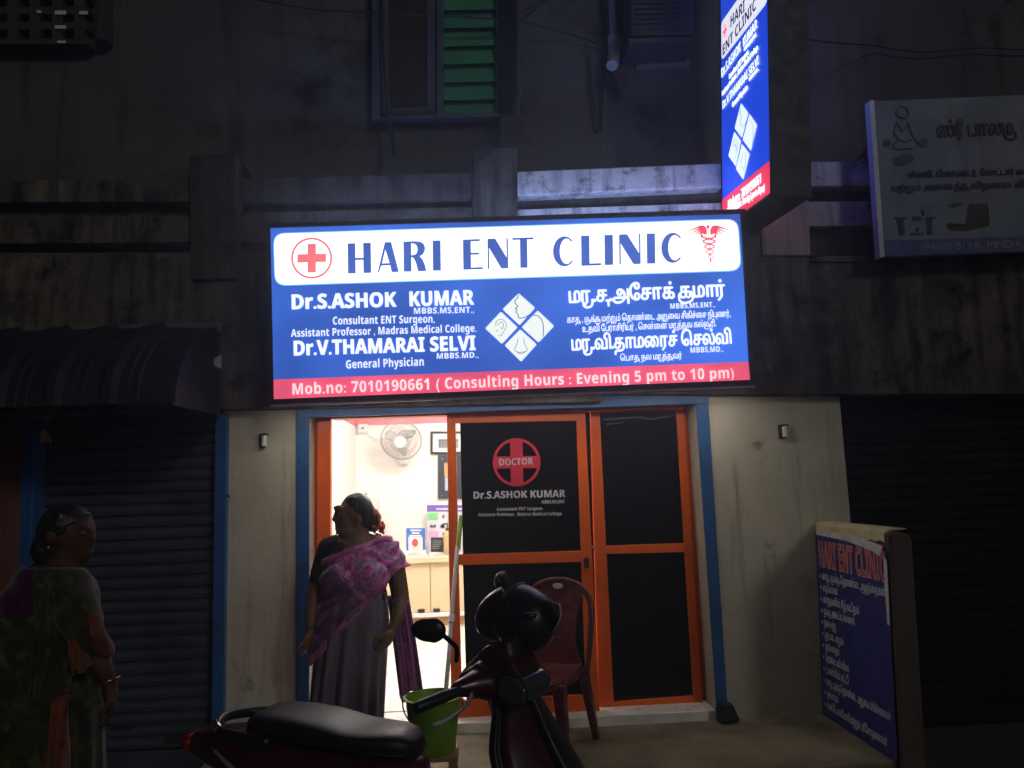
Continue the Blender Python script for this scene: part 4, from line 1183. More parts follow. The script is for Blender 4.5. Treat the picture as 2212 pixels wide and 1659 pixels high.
for (x, y, w2_, h2) in ((957,1111,3,9), (954,1113,2,5), (930,1135,9,4), (929,1133,3,7), (938,1133,3,7), (951,1134,10,6), (954,1131,4,10), (956,1150,6,7)):
    patch(cal, (x,y,x+w2_,y+h2), 8.844, M_grey2, 'print_figure')
tb = thing('card_machine', 'small dark screen standing on the counter in front of the printed chart', 'device', (on_counter(947,8.62), 8.62, TZ))
patch(tb, (931,1161,964,1193), 8.62, M_black, 'screen', .02)
for k in range(5): patch(tb, (934,1168+k*4,956-k*2,1169.3+k*4), 8.616, M_grey1, 'print_line')
patch(tb, (928,1193,964,1203), 8.60, M_paper, 'base', .08)
bt = thing('pump_bottle', 'beige pump bottle on the counter beside the sliding door', 'bottle', (on_counter(967,8.5), 8.5, TZ))
x = on_counter(968, 8.5)
mk('body', MB().lathe([(.0,0),(.042,.0),(.046,.01),(.046,.20),(.036,.235),(.018,.25),(.018,.265),(0,.265)], (x, 8.5, TZ), 24), paint('beige_plastic', (.52,.38,.18), .4), bt, smooth='auto')
mk('pump', MB().tube([(x,8.5,TZ+.26),(x,8.5,TZ+.33)], .008).tube([(x+.01,8.5,TZ+.33),(x-.05,8.5,TZ+.325)], .008).lathe([(.02,.255),(.02,.285),(.0,.29)], (x,8.5,TZ), 16), M_winbox, bt)
wj = thing('water_jar', 'clear upturned water jar on a stand behind the woman', 'water jar', (at(806,1120,8.5).x, 8.5, TZ))
x = at(805,1120,8.5).x
zj = at(805,1076,8.5).z
mk('jar', MB().lathe([(0,zj),(.03,zj),(.062,zj-.01),(.075,zj-.04),(.075,zj-.12),(.070,zj-.13),(.075,zj-.14),(.075,zj-.30),(.05,zj-.36),(0,zj-.36)], (x, 8.5, 0), 28), glass('jar_plastic', (.93,.93,.90), .08), wj, smooth='auto')
mk('stand', MB().box(x-.12, x+.12, 8.40, 8.62, TZ, zj-.34), M_white_pl, wj, bevel=.02)
mk('top_knob', MB().tube([at(791,1078,8.5), at(791,1064,8.5)], .016), M_pvc, wj)
# ------------------------------------------------------------------ plastic chair
M_chair = paint('maroon_plastic', (.095,.014,.016), .26, wear=(.08,.011,.013), spec=.55)
CH = Vector((.355, 4.62, 0)); ya = R(-29)
cF = Vector((math.sin(ya)*1.0, -math.cos(ya), 0)); cX = Vector((math.cos(ya), math.sin(ya), 0))
def cw(x, d, z): return CH + cX*x + cF*d + Vector((0,0,z))       # right, towards the sitter's knees, up
ch = thing('plastic_chair', 'maroon moulded plastic chair with a pierced back in front of the glass door', 'chair', CH)
rings = []
for i in range(13):
    t = i/12; d = -.20 + .41*t
    hw = interp([(0,.175),(.5,.205),(.85,.205),(1,.17)], t)
    dip = -.018*math.sin(math.pi*t) - (.028*max(0, t-.82)/.18)
    top = [cw(hw*u, d, .435 + dip + .014*abs(u)**3) for u in (-1,-.9,-.6,-.3,0,.3,.6,.9,1)]
    bot = [cw(hw*u, d, .415 + dip + .010*abs(u)**3) for u in (.97,.6,0,-.6,-.97)]
    rings.append(top + bot)
mk('seat', MB().loft(rings), M_chair, ch, smooth='auto')
ap = MB()
ap.tube([cw(-.185,.19,.40), cw(0,.215,.395), cw(.185,.19,.40)], .016, 8).tube([cw(.188,.19,.40), cw(.20,0,.405), cw(.175,-.2,.41)], .016, 8).tube([cw(-.188,.19,.40), cw(-.20,0,.405), cw(-.175,-.2,.41)], .016, 8)
mk('apron', ap, M_chair, ch, smooth=True)
def backz(z): return -.19 - .12*((z-.42)/.48)
arch = [(-.205,.40),(-.215,.55),(-.222,.70),(-.205,.80),(-.15,.872),(-.07,.905),(0,.912),(.07,.905),(.15,.872),(.205,.80),(.222,.70),(.215,.55),(.205,.40)]
mk('back_frame', MB().tube(smoothpath([cw(x, backz(z), z) for x, z in arch], 5), .017, 10, flat=1.25), M_chair, ch, smooth=True)
g = MB(); NX, NZ = 39, 60
def bp_(i, j):
    z = .43 + .462*j/NZ; u = 2*i/NX - 1
    hw = interp([(.43,.175),(.55,.125),(.70,.125),(.80,.165),(.86,.155),(.895,.10)], z)
    return cw(hw*u, backz(z) + .012*(1-u*u)*(-1), z)
vs = [bp_(i, j) for j in range(NZ+1) for i in range(NX+1)]; fs = []
for j in range(NZ):
    for i in range(NX):
        hole = (i % 3 == 1 and j % 3 == 1 and 3 < i < NX-4 and 10 < j < 52)
        if not hole: k = j*(NX+1)+i; fs.append((k, k+1, k+NX+2, k+NX+1))
o = mk('backrest', g.add(vs, fs), M_chair, ch, smooth=True)
q = o.modifiers.new('thickness', 'SOLIDIFY'); q.thickness = .007; q.offset = 0
mk('sticker', MB().prism([cw(.0+.034*math.cos(R(a)), backz(.885)+.02, .880+.017*math.sin(R(a))) for a in range(0,360,20)], cF*.003), paint('chair_sticker', (.62,.60,.50), .6), ch)
def leg(x0, d0, x1, d1, w0, w1):
    mb = MB(); rr = []
    for t in (0,.5,1):
        c = cw(lerp(x0,x1,t), lerp(d0,d1,t), lerp(.415,0,t)); ww = lerp(w0,w1,t)
        rr.append([c + cX*a*ww + cF*b*ww for a, b in ((-1,-1),(1,-1),(1,1),(-1,1))])
    return mk('leg', mb.loft(rr), M_chair, ch, bevel=.008)
leg(-.18,.17,-.215,.205,.034,.022); leg(.18,.17,.215,.205,.034,.022); leg(-.18,-.19,-.215,-.27,.030,.019); leg(.18,-.19,.215,-.27,.030,.019)

# ------------------------------------------------------------------ bucket on a low stool, mop
bc = at(933,1503,4.22); bc.y = 4.30
zb = at(933,1627,4.25).z; ztp = at(933,1503,4.30).z
bk = thing('bucket', 'lime green plastic bucket with a mop in it, behind the scooter', 'bucket', (bc.x, bc.y, zb))
M_lime = paint('lime_plastic', (.16,.32,.012), .4, wear=(.12,.24,.010), spec=.5)
rt = .148; rb = .112; h = ztp - zb
mk('body', MB().lathe([(0,0),(rb,0),(rb+.002,.01),(lerp(rb,rt,.86),h*.86),(rt-.006,h*.88),(rt-.003,h*.97),(rt+.010,h*.975),(rt+.012,h),(rt-.002,h+.004),(rt-.006,h*.97),(rb-.004,.012),(0,.012)], (bc.x,bc.y,zb), 40), M_lime, bk, smooth='auto')
hp = [Vector((bc.x + (rt+.012)*math.cos(a), bc.y - .02 - .16*math.sin(a)*.55, zb + h*.95 - .13*math.sin(a))) for a in [math.pi*k/14 for k in range(15)]]
mk('handle', MB().tube(hp, .004, 8), M_black, bk, smooth=True)
stl = thing('stool', 'low wooden step stool under the lime green bucket', 'stool', (bc.x, bc.y, -.0))
M_wood = paint('stool_wood', (.30,.19,.08), .7, wear=(.20,.12,.05), wscale=4, stretch=(1,1,6))
mk('top', MB().box(bc.x-.15, bc.x+.13, bc.y-.13, bc.y+.14, zb-.022, zb-.001), M_wood, stl, bevel=.004)
for sx in (-.12, .10):
    for sy in (-.105, .115):
        mk('leg', MB().box(bc.x+sx-.02, bc.x+sx+.02, bc.y+sy-.015, bc.y+sy+.015, .0, zb-.023), M_wood, stl, bevel=.003)
mk('rung', MB().box(bc.x-.099, bc.x+.079, bc.y-.115, bc.y-.10, .012, .032), M_wood, stl)
mp = thing('mop', 'grey mop stick with a lime grip leaning from the bucket to the sliding door', 'mop', (bc.x, bc.y, zb))
pts = [at(962,1505,4.33), at(971,1400,4.52), at(978,1300,4.70), at(987,1195,4.88), at(991,1168,4.93), at(995,1117,5.02)]
mk('stick', MB().tube([Vector((bc.x+.05, bc.y+.0, zb+.03))] + pts[:5], .0125, 12), paint('mop_stick', (.50,.52,.50), .4), mp, smooth='auto')
mk('grip', MB().limb([pts[4] - (pts[5]-pts[4])*.3, lerp(pts[4], pts[5], .5), pts[5]], [.015,.016,.013], 12), M_lime, mp, smooth=True)
mk('joint', MB().tube([at(975,1345,4.615), at(976,1328,4.645)], .017, 12), M_white_pl, mp, smooth='auto')
mh = MB()
for k in range(26):
    a = random.uniform(0, 6.28); r_ = random.uniform(.02, .075)
    b0 = Vector((bc.x+.05, bc.y, zb+.06))
    mh.limb([b0, b0 + Vector((r_*math.cos(a)*.8 - .03, r_*math.sin(a)*.8, -.035)), Vector((bc.x + r_*math.cos(a), bc.y + r_*math.sin(a), zb+.02))], [.007,.008,.006], 6)
mk('strands', mh, paint('mop_cotton', (.42,.41,.37), .9), mp, smooth=True)

# ------------------------------------------------------------------ scooter
sy = R(-20)
SF = Vector((math.cos(sy), math.sin(sy), 0)); SR = Vector((math.sin(sy), -math.cos(sy), 0))
SO = Vector((-.715, 3.245, -.165))
def sw_(f, l, z): return SO + SF*f + SR*l + Vector((0,0,z))
scn = thing('scooter', 'maroon and black scooter with a black seat parked in front of the clinic door', 'scooter', SO + SF*.5)
M_red = paint('maroon_body_paint', (.045,.005,.007), .34, wear=(.036,.004,.006), wscale=3, spec=.5, coat=.25)
M_seat = paint('black_seat_vinyl', (.010,.011,.012), .42, wear=(.014,.015,.016), wscale=30, spec=.4, bump=.05)
M_trim = paint('black_trim', (.010,.010,.011), .4, wear=(.014,.014,.015))
M_tyre = paint('tyre_rubber', (.012,.012,.012), .85)
M_chrome = paint('chrome', (.75,.76,.78), .12, 1.0, wear=(.7,.71,.73))
M_lens = paint('lamp_lens', (.10,.105,.115), .08, .5, wear=(.07,.075,.08), spec=.8, coat=.6)
M_grey = paint('silver_trim', (.30,.30,.31), .35, .3, wear=(.24,.24,.25))
def sup(f, hw, z0, z1, n=20, e=.6, lc=0.0):
    ring = []
    for k in range(n):
        a = 2*math.pi*k/n; ca, sa = math.cos(a), math.sin(a)
        ring.append(sw_(f, lc + hw*math.copysign(abs(ca)**e, ca), (z0+z1)/2 + (z1-z0)/2*math.copysign(abs(sa)**e, sa)))
    return ring
seat = [(-.202,.045,.755,.785),(-.195,.085,.742,.803),(-.165,.125,.735,.820),(-.10,.140,.73,.826),(0,.145,.725,.824),(.10,.145,.72,.814),(.18,.142,.715,.798),(.25,.140,.71,.782),
        (.33,.135,.70,.778),(.41,.118,.69,.778),(.47,.095,.682,.768),(.505,.065,.68,.748),(.515,.03,.69,.73)]
mk('seat', MB().loft([sup(f, hw, a, b) for f, hw, a, b in seat]), M_seat, scn, smooth=True)
pip = MB()
for sgn in (1, -1):
    pip.tube([sw_(f, sgn*(hw+.001), a + .022) for f, hw, a, b in seat[1:-1]], .0045, 6)
mk('seat_piping', pip, M_trim, scn, smooth=True)
bodyp = [(-.53,.03,.655,.70),(-.47,.07,.625,.722),(-.40,.095,.60,.735),(-.30,.12,.56,.745),(-.15,.155,.47,.742),(0,.175,.40,.735),(.15,.18,.36,.722),(.30,.17,.33,.708),(.42,.14,.30,.692),(.50,.10,.28,.685),(.53,.06,.28,.67)]
mk('body_panel', MB().loft([sup(f, hw, a, b, 24, .7) for f, hw, a, b in bodyp]), M_red, scn, smooth=True)
st_ = MB()
for (fa, fb, za, zb_) in ((-.34,.06,.69,.50),(-.30,.14,.665,.47)):
    path = []
    for i in range(14):
        t = i/13; f = lerp(fa, fb, t); z = lerp(za, zb_, t)
        hw, z0_, z1_ = (interp([(p[0], p[c]) for p in bodyp], f) for c in (1,2,3))
        s_ = max(-1, min(1, (z-(z0_+z1_)/2)/((z1_-z0_)/2)))
        ca = (1-abs(s_)**(1/.7*1))**.0 if False else (max(0.0, 1-abs(s_)**(2/.7)))**(.7/2)
        path.append(sw_(f, hw*ca + .003, z))
    st_.tube(path, [.002]+[.007]*12+[.002], 6)
mk('side_stripe', st_, M_grey, scn, smooth=True)
mk('grab_rail', MB().tube(smoothpath([sw_(-.05,.15,.735), sw_(-.22,.15,.755), sw_(-.30,.125,.762), sw_(-.345,.06,.772), sw_(-.36,.0,.775), sw_(-.345,-.06,.772), sw_(-.30,-.125,.762), sw_(-.22,-.15,.755), sw_(-.05,-.15,.735)], 5), .016, 10, flat=1.4), M_trim, scn, smooth=True)
mk('grab_rail_cap', MB().limb([sw_(-.325,.108,.778), sw_(-.30,.128,.770)], [.020,.020], 10), M_chrome, scn, smooth=True)
mk('tail_light', MB().loft([sup(-.552,.03,.655,.69,12), sup(-.535,.055,.645,.705,12), sup(-.49,.07,.635,.712,12)]), paint('tail_lens', (.25,.01,.01), .15), scn, smooth=True)
mk('rear_mudguard', MB().loft([sup(-.50,.05,.30,.31,8), sup(-.44,.06,.45,.47,8), sup(-.36,.07,.56,.60,8)]), M_trim, scn, smooth=True)
mk('floorboard', MB().loft([sup(f, hw, a, b, 16, .4) for f, hw, a, b in ((.42,.16,.25,.33),(.60,.17,.24,.29),(.80,.17,.24,.29),(.92,.17,.25,.32))]), M_trim, scn, smooth='auto')
# leg shield: black inside, maroon apron outside
def shield(z): 
    f = interp([(.24,1.30),(.40,1.215),(.60,1.105),(.80,.985),(.95,.90)], z)
    hw = interp([(.24,.16),(.34,.22),(.50,.25),(.66,.235),(.78,.19),(.88,.115),(.95,.08)], z)
    return f, hw
def sheetrows(doff, zz, u0=-1, u1=1, n=16):
    rows = []
    for z in zz:
        f, hw = shield(z)
        rows.append([sw_(f + doff - .13*abs(u)**2.2*(hw/.2), hw*u, z) for u in [u0 + (u1-u0)*i/n for i in range(n+1)]])
    return rows
zz = [.24 + .71*i/20 for i in range(21)]
def solid(name, rows, m, t, par, **k):
    o = mk(name, MB().loft(rows, caps=False, closed=False), m, par, smooth=True, **k)
    q = o.modifiers.new('thickness', 'SOLIDIFY'); q.thickness = t; q.offset = 0
    return o
solid('leg_shield', sheetrows(-.022, zz), M_trim, .02, scn)
solid('front_apron', sheetrows(.012, zz[2:], -.97, .97), M_red, .022, scn)
solid('apron_centre', sheetrows(.045, zz[5:], -.36, .36, 10), M_trim, .03, scn)
solid('apron_crest', sheetrows(.040, zz[12:19], -.92, -.25, 10), M_grey, .008, scn)
edge = MB()
for sgn in (1, -1):
    edge.tube([sw_(shield(z)[0] - .13*(shield(z)[1]/.2) - .004, sgn*shield(z)[1], z) for z in zz], .011, 8)
mk('shield_edge', edge, M_trim, scn, smooth=True)
for sgn in (1, -1):
    mb = MB(); rr = []
    for i in range(9):
        t = i/8; z = lerp(.72,.56,t); f, hw = shield(z); wv = .035*math.sin(math.pi*(.12+.8*t))
        u = .62
        c = sw_(f + .018 - .13*u**2.2*(hw/.2), sgn*hw*u, z)
        nn = (SF*.8 + SR*sgn*.5).normalized(); tt = (SR*sgn*.8 - SF*.5).normalized()
        rr.append([c + tt*wv*math.cos(2*math.pi*k/10) + nn*.016*math.sin(2*math.pi*k/10) for k in range(10)])
    mk('indicator', mb.loft(rr), M_lens, scn, smooth=True)
fl = MB()
for i in range(6):
    z = .665 - i*.021
    f, hw = shield(z); u = .40
    fl.obox(sw_(f + .034 - .13*u**2.2*(hw/.2), hw*u, z), SR*.016, SF*.006, Vector((0,0,.006)))
mk('apron_vents', fl, M_chrome, scn, bevel=.002)
# front fender, forks, wheels
def wheel(f, r, steer=0):
    wz = r; t = MB()
    q = Vector((0,0,1)).rotation_difference(SR)
    prof = [(r-.075,-.045),(r-.03,-.05),(r-.006,-.03),(r,0),(r-.006,.03),(r-.03,.05),(r-.075,.045)]
    t.lathe([(.001,-.03)] + prof + [(.001,.03)], sw_(f,0,wz), 36, SR)
    w0 = mk('wheel', MB().lathe([(.001,-.055),(.05,-.055),(.05,.055),(.001,.055)], sw_(f,0,wz), 20, SR), M_grey, scn, smooth='auto')
    mk('tyre', t, M_tyre, w0, smooth='auto')
    rim = MB()
    for k in range(5):
        a = 2*math.pi*k/5
        rim.tube([sw_(f,0,wz) + (SF*math.cos(a) + Vector((0,0,math.sin(a))))*.045 + SR*.045, sw_(f,0,wz) + (SF*math.cos(a) + Vector((0,0,math.sin(a))))*(r-.07) + SR*.046], .012, 6)
    mk('rim', rim, M_grey, w0)
wheel(0, .215); wheel(1.46, .215)
rows = []
for i in range(13):
    a = R(20 + 130*i/12); c = sw_(1.46,0,.215)
    rows.append([c + (SF*math.cos(a)*-1 + Vector((0,0,math.sin(a))))*(.255 - .03*abs(u)**2) + SR*.075*u for u in (-1,-.7,-.35,0,.35,.7,1)])
solid('front_fender', rows, M_red, .008, scn)
mk('fork', MB().tube([sw_(.93,.05,.72), sw_(1.46,.075,.215)], .02).tube([sw_(.93,-.05,.72), sw_(1.46,-.075,.215)], .02), M_trim, scn, smooth=True)
mk('engine', blob(MB().limb([sw_(-.12,-.09,.22), sw_(.35,-.08,.27)], [.09,.08]).ball(sw_(0,-.08,.22), .11), .02, 3), M_trim, scn, smooth=True)
# steering head: cowl, lamp, bars
ss = R(-34)
HF = Vector((math.cos(ss), math.sin(ss), 0)); HR = Vector((math.sin(ss), -math.cos(ss), 0)); HO = sw_(.845, 0, .0)
def hw_(f, l, z): return HO + HF*f + HR*l + Vector((0,0,z))
def hprism(prof, l0, l1): return [hw_(f, l0, z) for f, z in prof], HR*(l1-l0)
cow = MB()
cow.prism(*hprism([(-.14,.955),(-.145,.985),(-.10,1.03),(-.02,1.10),(.02,1.115),(.10,1.05),(.15,.99),(.15,.935),(.06,.905),(-.06,.92)], -.085, .085))
cow.prism(*hprism([(-.11,.945),(-.11,1.0),(-.03,1.05),(.09,1.02),(.14,.985),(.14,.93),(.0,.92)], -.125, .125))
cow.limb([hw_(.03,.08,.98), hw_(-.03,.15,.98), hw_(-.055,.205,.977)], [.055,.045,.030]); cow.limb([hw_(.03,-.08,.98), hw_(-.03,-.15,.98), hw_(-.055,-.205,.977)], [.055,.045,.030])
cow.limb([hw_(.0,0,.95), hw_(.02,0,.84)], [.07,.06])
mk('handlebar_cowl', blob(cow, .009, 12), M_red, scn, smooth=True)
lens = MB()
lens.prism(*hprism([(.06,.935),(.06,1.005),(.10,1.022),(.15,1.01),(.178,.975),(.172,.932),(.12,.918)], -.06, .135))
mk('headlight', blob(lens, .008, 7), M_lens, scn, smooth=True)
mk('headlight_rim', MB().tube([hw_(f, .125, z) for f, z in ((.055,.93),(.055,1.01),(.10,1.028),(.153,1.015),(.183,.977),(.177,.928),(.12,.912),(.055,.93))], .005, 6), M_trim, scn, smooth=True)
rf = MB()
for f, z in ((.10,.99),(.085,.955),(.13,1.0),(.15,.94)): rf.ball(hw_(f, .128, z), (.008,.005,.007), 8, 6)
mk('reflector', rf, M_chrome, scn, smooth=True)
mk('fly_screen', MB().loft([[hw_(.09-.02*abs(u)**2+.0, .075*u, 1.07), ] [0] and [hw_(.10-.03*abs(u)**2 - t*.03, .085*u*(1-.35*t), 1.045 + .085*t) for u in (-1,-.6,-.2,.2,.6,1)] for t in (0,.35,.7,1)], caps=False, closed=False), M_trim, scn, smooth=True).modifiers.new('thickness','SOLIDIFY').thickness = .006
for sgn in (1, -1):
    mk('grip', MB().limb([hw_(-.035,sgn*.20,.975), hw_(-.07,sgn*.28,.965), hw_(-.105,sgn*.365,.95)], [.016,.021,.021], 12), M_trim, scn, smooth=True)
    mk('brake_lever', MB().tube(smoothpath([hw_(.0,sgn*.20,.965), hw_(.015,sgn*.25,.945), hw_(-.025,sgn*.33,.905), hw_(-.05,sgn*.36,.895)], 5), [.008]*10+[.007]*6, 8), M_grey, scn, smooth=True)
def mirror(head, root, mid, yaw):
    s_ = mk('mirror_stem', MB().tube(smoothpath([root, mid[0], mid[1], head], 6), .0085, 8), M_trim, scn, smooth=True)
    rot = Matrix.Rotation(yaw, 3, 'Z') @ Matrix.Rotation(R(8), 3, 'Y')
    mk('mirror', blob(MB().ball(head + rot @ Vector((-.052,0,.010)), (.062,.024,.040), 18, 12, rot).ball(head + rot @ Vector((-.035,0,.012)), (.045,.022,.042), 18, 12, rot), .006, 3), M_trim, s_, smooth=True)
mirror(at(957,1372,2.72), at(986,1428,2.80), [at(986,1400,2.77), at(972,1385,2.74)], R(-8))
mirror(at(1092,1262,3.18), at(1100,1400,3.06), [at(1096,1350,3.10), at(1094,1300,3.15)], R(70))

# ------------------------------------------------------------------ helmet hung on the far mirror
HC = at(1137,1338,3.02)
hel = thing('helmet', 'glossy black open face helmet with a raised clear visor hung on the scooter mirror', 'helmet', HC - Vector((0,0,.14)))
hax = (at(1172,1366,2.96) - at(1098,1316,3.05)).normalized()       # crown points down to the right
q = Vector((0,0,1)).rotation_difference(hax)
HS = .86
prof = [(.0,.142),(.05,.135),(.09,.112),(.118,.078),(.133,.036),(.138,-.01),(.135,-.055),(.128,-.085),(.118,-.092),(.112,-.085),(.116,-.04),(.112,.02),(.09,.08),(.05,.11),(0,.118)]
prof = [(r_*HS, z_*HS) for r_, z_ in prof]
M_hel = paint('helmet_gloss', (.010,.011,.013), .30, wear=(.014,.015,.017), spec=.45, coat=.15)
mk('shell', MB().lathe(prof, HC, 40, hax), M_hel, hel, smooth='auto')
mk('lining', MB().lathe([(0,.085),(.07,.06),(.088,.02),(.092,-.05),(.078,-.070),(.06,-.05),(.06,.02),(0,.04)], HC, 28, hax), paint('helmet_foam', (.03,.03,.032), .9), hel, smooth=True)
e1 = q @ Vector((1,0,0)); e2 = q @ Vector((0,1,0))
toV = (at(1232,1350,2.98) - HC); toV = (toV - hax*toV.dot(hax)).normalized(); sd_ = hax.cross(toV)
rows = []
for i in range(7):
    t = i/6; row = []
    for k in range(13):
        u = k/12
        x = lerp(lerp(1150,1208,u), lerp(1152,1192,u), t) + 10*math.sin(math.pi*t)*u; y = lerp(lerp(1280,1304,u**1.4), lerp(1380,1366,u), t)
        row.append(at(x, y, 2.99 - .075*math.sin(math.pi*t)*(1-u*.6) - .05*u))
    rows.append(row)
o = mk('visor', MB().loft(rows, caps=False, closed=False), glass('visor_plastic', (.42,.42,.38), .22), hel, smooth=True)
o.modifiers.new('thickness','SOLIDIFY').thickness = .003
mk('visor_edge', MB().tube([r_[-1] for r_ in rows], .0035, 6), paint('visor_rim', (.42,.42,.36), .3), hel, smooth=True)
opp = -toV
mk('chin_bar', MB().tube(smoothpath([HC - hax*(.072 + .055*math.cos(a)) + (opp*math.cos(a)*.9 + sd_*math.sin(a))*.106 for a in [R(-80 + 160*k/10) for k in range(11)]], 3), .034, 12, flat=1.5), M_hel, hel, smooth=True)
mk('rim_trim', MB().tube([HC - hax*.078 + (e1*math.cos(a) + e2*math.sin(a))*.108 for a in [2*math.pi*k/40 for k in range(41)]], .006, 6), M_trim, hel, smooth=True)
mk('vent', MB().ball(HC + hax*.05 + (opp*.3 + sd_*.95).normalized()*.108, (.03,.02,.014), 12, 8), M_hel, hel, smooth=True)
mk('strap', MB().tube(smoothpath([HC - hax*.08 + sd_*.11, HC - hax*.16 + sd_*.06 + Vector((0,0,-.02)), HC - hax*.17 - sd_*.04, HC - hax*.08 - sd_*.11], 6), .008, 6, flat=.4), M_black, hel, smooth=True)
# ------------------------------------------------------------------ people
M_skin = paint('dark_brown_skin', (.26,.135,.08), .5, wear=(.20,.10,.06), wscale=9, spec=.4)
M_hair = paint('black_hair', (.012,.010,.009), .45, wear=(.10,.095,.085), wscale=30, stretch=(1,1,.12), spec=.4)
def hand(mb, wrist, dirn, side, scale=1.0, curl=.5):
    """palm, four unequal bent fingers and a thumb; dirn points to the finger tips, side to the thumb"""
    d = Vector(dirn).normalized(); t = Vector(side); t = (t - d*t.dot(d)).normalized(); n = d.cross(t)
    s = scale
    pc = wrist + d*.045*s
    mb.limb([wrist, wrist + d*.03*s], [.024*s,.028*s])
    mb.limb([pc + t*.020*s, pc + t*.020*s + d*.035*s], [.020*s,.019*s]); mb.limb([pc - t*.018*s, pc - t*.018*s + d*.032*s], [.020*s,.018*s]); mb.limb([pc, pc + d*.036*s], [.021*s,.019*s])
    for k, (off, L) in enumerate(((.030,.066),(.010,.075),(-.010,.070),(-.029,.055))):
        b = wrist + d*.082*s + t*off*s
        j1 = b + (d*.95 + n*curl*.45)*L*.45*s; j2 = j1 + (d*.75 + n*curl*1.0)*L*.32*s; j3 = j2 + (d*.45 + n*curl*1.3)*L*.26*s
        mb.limb([b - d*.02*s, b, j1, j2, j3], [.0105*s,.010*s,.0092*s,.0085*s,.0072*s], 8)
    b = wrist + d*.03*s + t*.026*s
    mb.limb([b, b + (d*.6 + t*.6)*.035*s, b + (d*.85 + t*.55 + n*.3)*.062*s, b + (d*1.1 + t*.40 + n*.4)*.080*s], [.014*s,.012*s,.0105*s,.0085*s], 8)
def px_of(p):
    q = MROT.transposed() @ (Vector(p) - CAM)
    return PW/2 + FPX*q.x/-q.z, PH/2 - FPX*q.y/-q.z

# --- woman in the doorway, facing out, head turned to the left of the picture
YWm = 4.52
def W(x, y, dy=0.0):
    p = at(x, y, YWm); p.y += dy
    return p
wm = thing('person', 'woman in a floral purple and pink sari standing in the bright doorway looking sideways', 'person', (W(752,1500).x, YWm, 0.0))
def torso(mb, fat=0.0, arms=True):
    fat += .016
    mb.ball(W(768,1225,.01), (.165+fat,.115+fat,.15+fat)); mb.ball(W(766,1290,.0), (.165+fat,.125+fat,.14+fat))
    g = fat - (.045 if fat < .02 else 0)
    mb.ball(W(762,1345,.0), (.180+g,.135+g,.13+g)); mb.ball(W(758,1400,.01), (.190+g,.145+g,.14+g))
    mb.limb([W(712,1186,.02), W(768,1176,.03), W(826,1186,.02)], [.052+fat,.062+fat,.052+fat])
    mb.ball(W(738,1252,-.085), (.075+fat,.060+fat,.072+fat)); mb.ball(W(806,1248,-.085), (.075+fat,.060+fat,.072+fat))
    return mb
bd = torso(MB())
bd.limb([W(768,1128,.01), W(770,1155,.015), W(772,1192,.02)], [.070,.070,.088]); bd.ball(W(752,1146,-.01), (.058,.062,.045))
# head: turned left, chin slightly up
hr = Matrix.Rotation(R(-28), 3, 'Z')
bd.ball(W(768,1106,.0), (.098,.082,.100), 20, 14, hr)
bd.ball(W(750,1122,-.012), (.068,.064,.082), 18, 12, hr)
bd.limb([W(737,1142,-.02), W(750,1154,-.015)], [.032,.036])
bd.limb([W(730,1102,-.024), W(727,1114,-.028), W(724.5,1121,-.030)], [.012,.014,.015])
bd.ball(W(727,1122.5,-.026), (.014,.018,.011)); bd.limb([W(730,1131,-.028), W(729.5,1134,-.027)], [.013,.012]); bd.limb([W(730.5,1138,-.027), W(731,1140,-.026)], [.013,.013])
bd.limb([W(728,1097,-.04), W(738,1095,-.062)], [.015,.014])
bd.ball(W(779,1119,-.076), (.014,.012,.027), 12, 8)
# arms
bd.limb([W(705,1190,.02), W(690,1235,.02), W(679,1285,.0)], [.052,.047,.042]); bd.limb([W(679,1285,.0), W(675,1325,-.03), W(674,1358,-.05)], [.041,.034,.025])
hand(bd, W(674,1358,-.05), W(668,1395,-.06) - W(674,1358,-.05), (-.2,-1,.1), 1.0, .55)
bd.limb([W(838,1192,.02), W(856,1235,.02), W(866,1290,.01)], [.054,.054,.048]); bd.limb([W(866,1290,.01), W(862,1325,-.04), W(852,1352,-.07)], [.046,.040,.028])
hand(bd, W(852,1352,-.07), W(836,1386,-.10) - W(852,1352,-.07), (-.6,-1,.2), 1.0, .6)
# legs and feet under the sari
for sx in (-1, 1):
    hx = W(756,1400).x + sx*.085
    bd.limb([Vector((hx, YWm+.01, .62)), Vector((hx-.005, YWm+.01, .40)), Vector((hx-.01*sx, YWm+.03, .09))], [.07,.055,.042])
    bd.limb([Vector((hx-.01*sx, YWm+.03, .045)), Vector((hx+.01*sx, YWm-.06, .03)), Vector((hx+.02*sx, YWm-.13, .022))], [.042,.036,.026])
body = blob(bd, .0075, 3)
mk('body', body, M_skin, wm, smooth=True)
for (x, y, dy) in ((733,1109,-.058),):
    mk('eye', MB().ball(W(x, y, dy), .0115), paint('eye_white', (.15,.14,.13), .4), wm, smooth=True)
    mk('pupil', MB().ball(W(x-1.6, y, dy-.008), .0062), M_black, wm, smooth=True)
